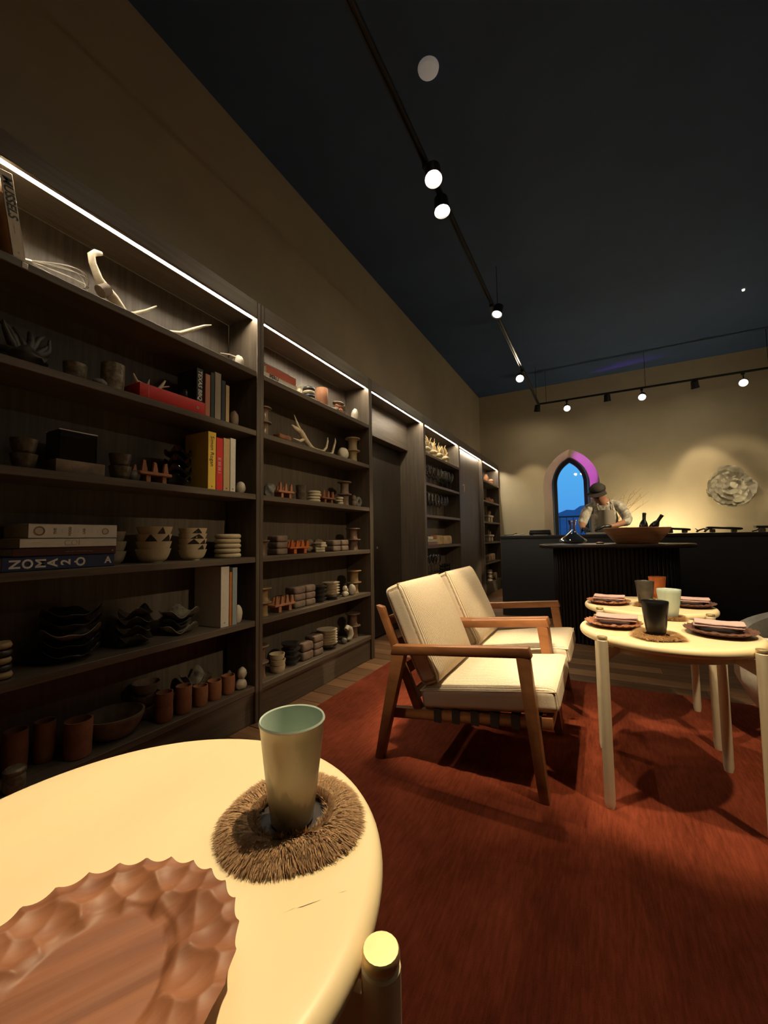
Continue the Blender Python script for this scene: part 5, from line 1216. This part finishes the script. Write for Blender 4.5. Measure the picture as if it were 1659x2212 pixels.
# ================================================================== GLASS BAY (y 4.24 - 5.545)
z = SZ[0]
for k, y_ in enumerate((4.46, 4.68, 4.90, 5.13)):
    t = thing('stem_holder', f'{("leftmost", "second", "third", "rightmost")[k]} pale loaf shaped holder with dried stems on the glass bay top shelf', 'holder', (-1.785, y_, z), group='loaf holders with dried stems')
    mk('foot', MB().lathe([(0, 0), (.03, 0), (.034, .05), (0, .05)], 18), 'loaf_clay', t); mk('loaf', MB().puff(.042, .060, .024, .023, 7, None, Matrix.Translation((0, 0, .074))), 'loaf_clay', t, smooth=60)
    rd = random.Random(k+5)
    for s_ in range(9):
        a = rd.uniform(-.5, .9); l = rd.uniform(.09, .165); x0 = rd.uniform(-.02, .02); y0 = rd.uniform(-.04, .045)
        mk('stem', MB().tube([(x0, y0, .09), (x0+rd.uniform(-.02, .01), y0+sin(a)*l*.5, .09+cos(a)*l*.55), (x0+rd.uniform(-.04, .02), y0+sin(a)*l, .09+cos(a)*l)], [.005, .006, .003], 6), 'dry_stem', t)
def glass_row(n, y0, dy, x, z, h, r, lab, grp):
    me_ = shared(f'wine_glass|{h}', lambda: glass_mb(h, r), 'wine_glass', 60)
    for k in range(n): put('wine_glass', me_, (x, y0+dy*k, z), f'{ORD[k]} from left {lab}', 'glass', grp)
glass_row(7, 4.40, .150, -1.775, SZ[1], .235, .036, 'wine glass, front row on the shelf below the dried stems', 'front row of glasses, upper shelf')
glass_row(7, 4.47, .150, -1.88, SZ[1], .235, .036, 'wine glass, back row on the shelf below the dried stems', 'back row of glasses, upper shelf')
glass_row(7, 4.38, .112, -1.775, SZ[2], .265, .036, 'tall wine glass, front row on the middle glass shelf', 'front row of glasses, middle shelf')
glass_row(7, 4.44, .112, -1.88, SZ[2], .265, .036, 'tall wine glass, back row on the middle glass shelf', 'back row of glasses, middle shelf')
z = SZ[3]; g = 'lying books in the glass bay'
book('grey book, lowest of three in the glass bay', (-1.755, 4.37, z), .038, .30, .18, 'cover_purple', True, group=g)
book('sage and cream book, middle of three in the glass bay', (-1.755, 4.36, z+.0385), .034, .31, .18, 'cover_sage', True, group=g)
tb = book('white book with a red end, top of three in the glass bay', (-1.755, 4.375, z+.073), .033, .28, .18, 'cover_white', True, group=g); mk('red_panel', MB().box(.0001, .0008, .16, .275, .002, .031), 'cover_rust', tb, smooth=0)
def live_block(lab, y0, y1, h, seed):
    w_ = (y1-y0)/2
    tag(mk('wood_chunk', MB().puff(.055, w_, h/2, .014, 8, lambda p: p+Vector((0, .022*noise.noise(Vector((p.z*22, seed, p.x*12))), .010*noise.noise(Vector((p.y*16, seed, 1)))*(1 if p.z > 0 else 0))), None), 'pale_wood', loc=(-1.815, (y0+y1)/2, z+h/2), smooth=60), lab, 'wood')
live_block('left golden live edge wood chunk beside the glass bay books', 4.71, 4.90, .118, 2); live_block('right golden live edge wood chunk beside the glass bay books', 4.935, 5.25, .112, 5)
z = SZ[4]
glass_row(4, 4.38, .115, -1.775, z, .24, .036, 'wine glass, front row on the lowest glass shelf', 'front row of glasses, lowest shelf'); glass_row(4, 4.45, .115, -1.88, z, .24, .036, 'wine glass, back row on the lowest glass shelf', 'back row of glasses, lowest shelf')
def crystal(): return MB().lathe([(0, 0), (.030, 0), (.040, .008), (.043, .024), (.040, .034), (.037, .034), (.038, .022), (.030, .010), (0, .008)], 12)
for j, y_ in enumerate((4.93, 5.02, 5.11)):
    for k in range(3): put('crystal_dish', shared('crystal_dish', crystal, 'wine_glass', 20), (-1.79, y_, z+.0345*k), f'{pos_in_stack(k, 3)} cut glass dish of the {("left", "middle", "right")[j]} stack on the lowest glass shelf', 'dish', 'cut glass dishes')

# ================================================================== LAST BAY (y 6.84 - 8.10)
z = SZ[0]
put('clay_flask', shared('clay_flask', lambda: MB().lathe([(0, 0), (.04, 0), (.045, .01), (.045, .10), (.028, .125), (.024, .145), (.03, .155), (0, .155)], 20), 'terracotta_pale'), (-1.79, 7.36, z), 'taller pink clay flask on the last bay top shelf', 'flask')
put('clay_flask', shared('clay_flask|b', lambda: MB().lathe([(0, 0), (.05, 0), (.055, .01), (.055, .08), (.03, .10), (.028, .112), (0, .112)], 20), 'terracotta_pale'), (-1.79, 7.72, z), 'shorter pink clay flask on the last bay top shelf', 'flask')
z = SZ[1]
for k in range(5): put('clay_nugget', shared(f'clay_nugget|{k%3}', lambda k=k: stone_mb(.035, .05, .035+.008*(k % 3), 90+k, .25), 'terracotta_pale'), (-1.79, 7.28+.115*k, z), f'{("leftmost", "second", "middle", "fourth", "rightmost")[k]} pink clay nugget in the row on the last bay', 'clay', 'pink clay nuggets')
for s_, (zi, nn) in enumerate(((2, 'upper'), (3, 'lower'))):
    z = SZ[zi]
    for k in range(2): tag(mk('wax_block', MB().puff(.04, .055, .043, .012, 4, None, Matrix.Translation((0, 0, .043))), 'loaf_clay', loc=(-1.79, 7.36+.20*k, z), smooth=60), f'{("left", "right")[k]} cream wax block under the {nn} white slab of the last bay', 'block', 'cream wax blocks')
    t = thing('stem_slab', f'{nn} white slab with dark dried stems in the last bay', 'slab', (-1.79, 7.47, z+.0865))
    mk('slab', MB().puff(.05, .20, .020, .016, 6, None, Matrix.Translation((0, 0, .020))), 'bone_white', t, smooth=60)
    rd = random.Random(s_+30)
    for q in range(9):
        y0 = rd.uniform(-.17, .12); a = rd.uniform(.2, .9); l = rd.uniform(.07, .13)
        mk('stem', MB().tube([(0, y0, .036), (0, y0+sin(a)*l*.6, .036+cos(a)*l*.6), (0, y0+sin(a)*l*1.3, .036+cos(a)*l)], [.006, .006, .002], 6), 'dry_stem' if q % 2 else 'dark_stem', t)
z = SZ[4]
for k in range(3): tag(mk('wood_chunk', MB().puff(.05, .07, .055+.006*k, .016, 6, lambda p, k=k: p+Vector((0, .015*noise.noise(Vector((p.z*20, k, 2))), .01*noise.noise(Vector((p.y*20, k, 5)))*(p.z > 0))), Matrix.Translation((0, 0, .055+.006*k))), 'pale_wood', loc=(-1.79, 7.28+.165*k, z), smooth=60), f'{("left", "middle", "right")[k]} pale wood chunk on the fifth shelf of the last bay', 'wood', 'pale wood chunks in the last bay')
z = SZ[5]
for k in range(6): put('flat_stone', shared(f'flat_stone|{k%3}', lambda k=k: stone_mb(.045, .09-.006*k, .019, 100+k, .25), 'stone_brown' if k % 2 else 'stone_pale', 60), (-1.80, 7.46+.008*(k % 2), z+.034*k), f'{pos_in_stack(k, 6)} flat stone of the pile in the last bay', 'stone', 'flat stone pile in the last bay')
put('wood_log', shared('wood_log', lambda: MB().tube([(-.08, 0, .065), (.04, 0, .065)], .065, 20), 'pale_wood'), (-1.80, 7.80, z), 'short cut log end beside the flat stone pile', 'log')

# everything standing on something gets a hair of clearance so that faces do not coincide
for o in list(COL.objects):
    if o.parent is None and 'category' in o and o.name.split('.')[0] not in ('area_rug', 'side_table', 'bar_table', 'kitchen_counter', 'back_worktop', 'armchair', 'tub_chair', 'person', 'bookcase', 'door_bay', 'tall_cupboard', 'light_track', 'track_spotlight', 'mountain', 'terrace', 'ceiling_sensor', 'ceiling_indicator', 'wall_sculpture'):
        o.location.z += .0006
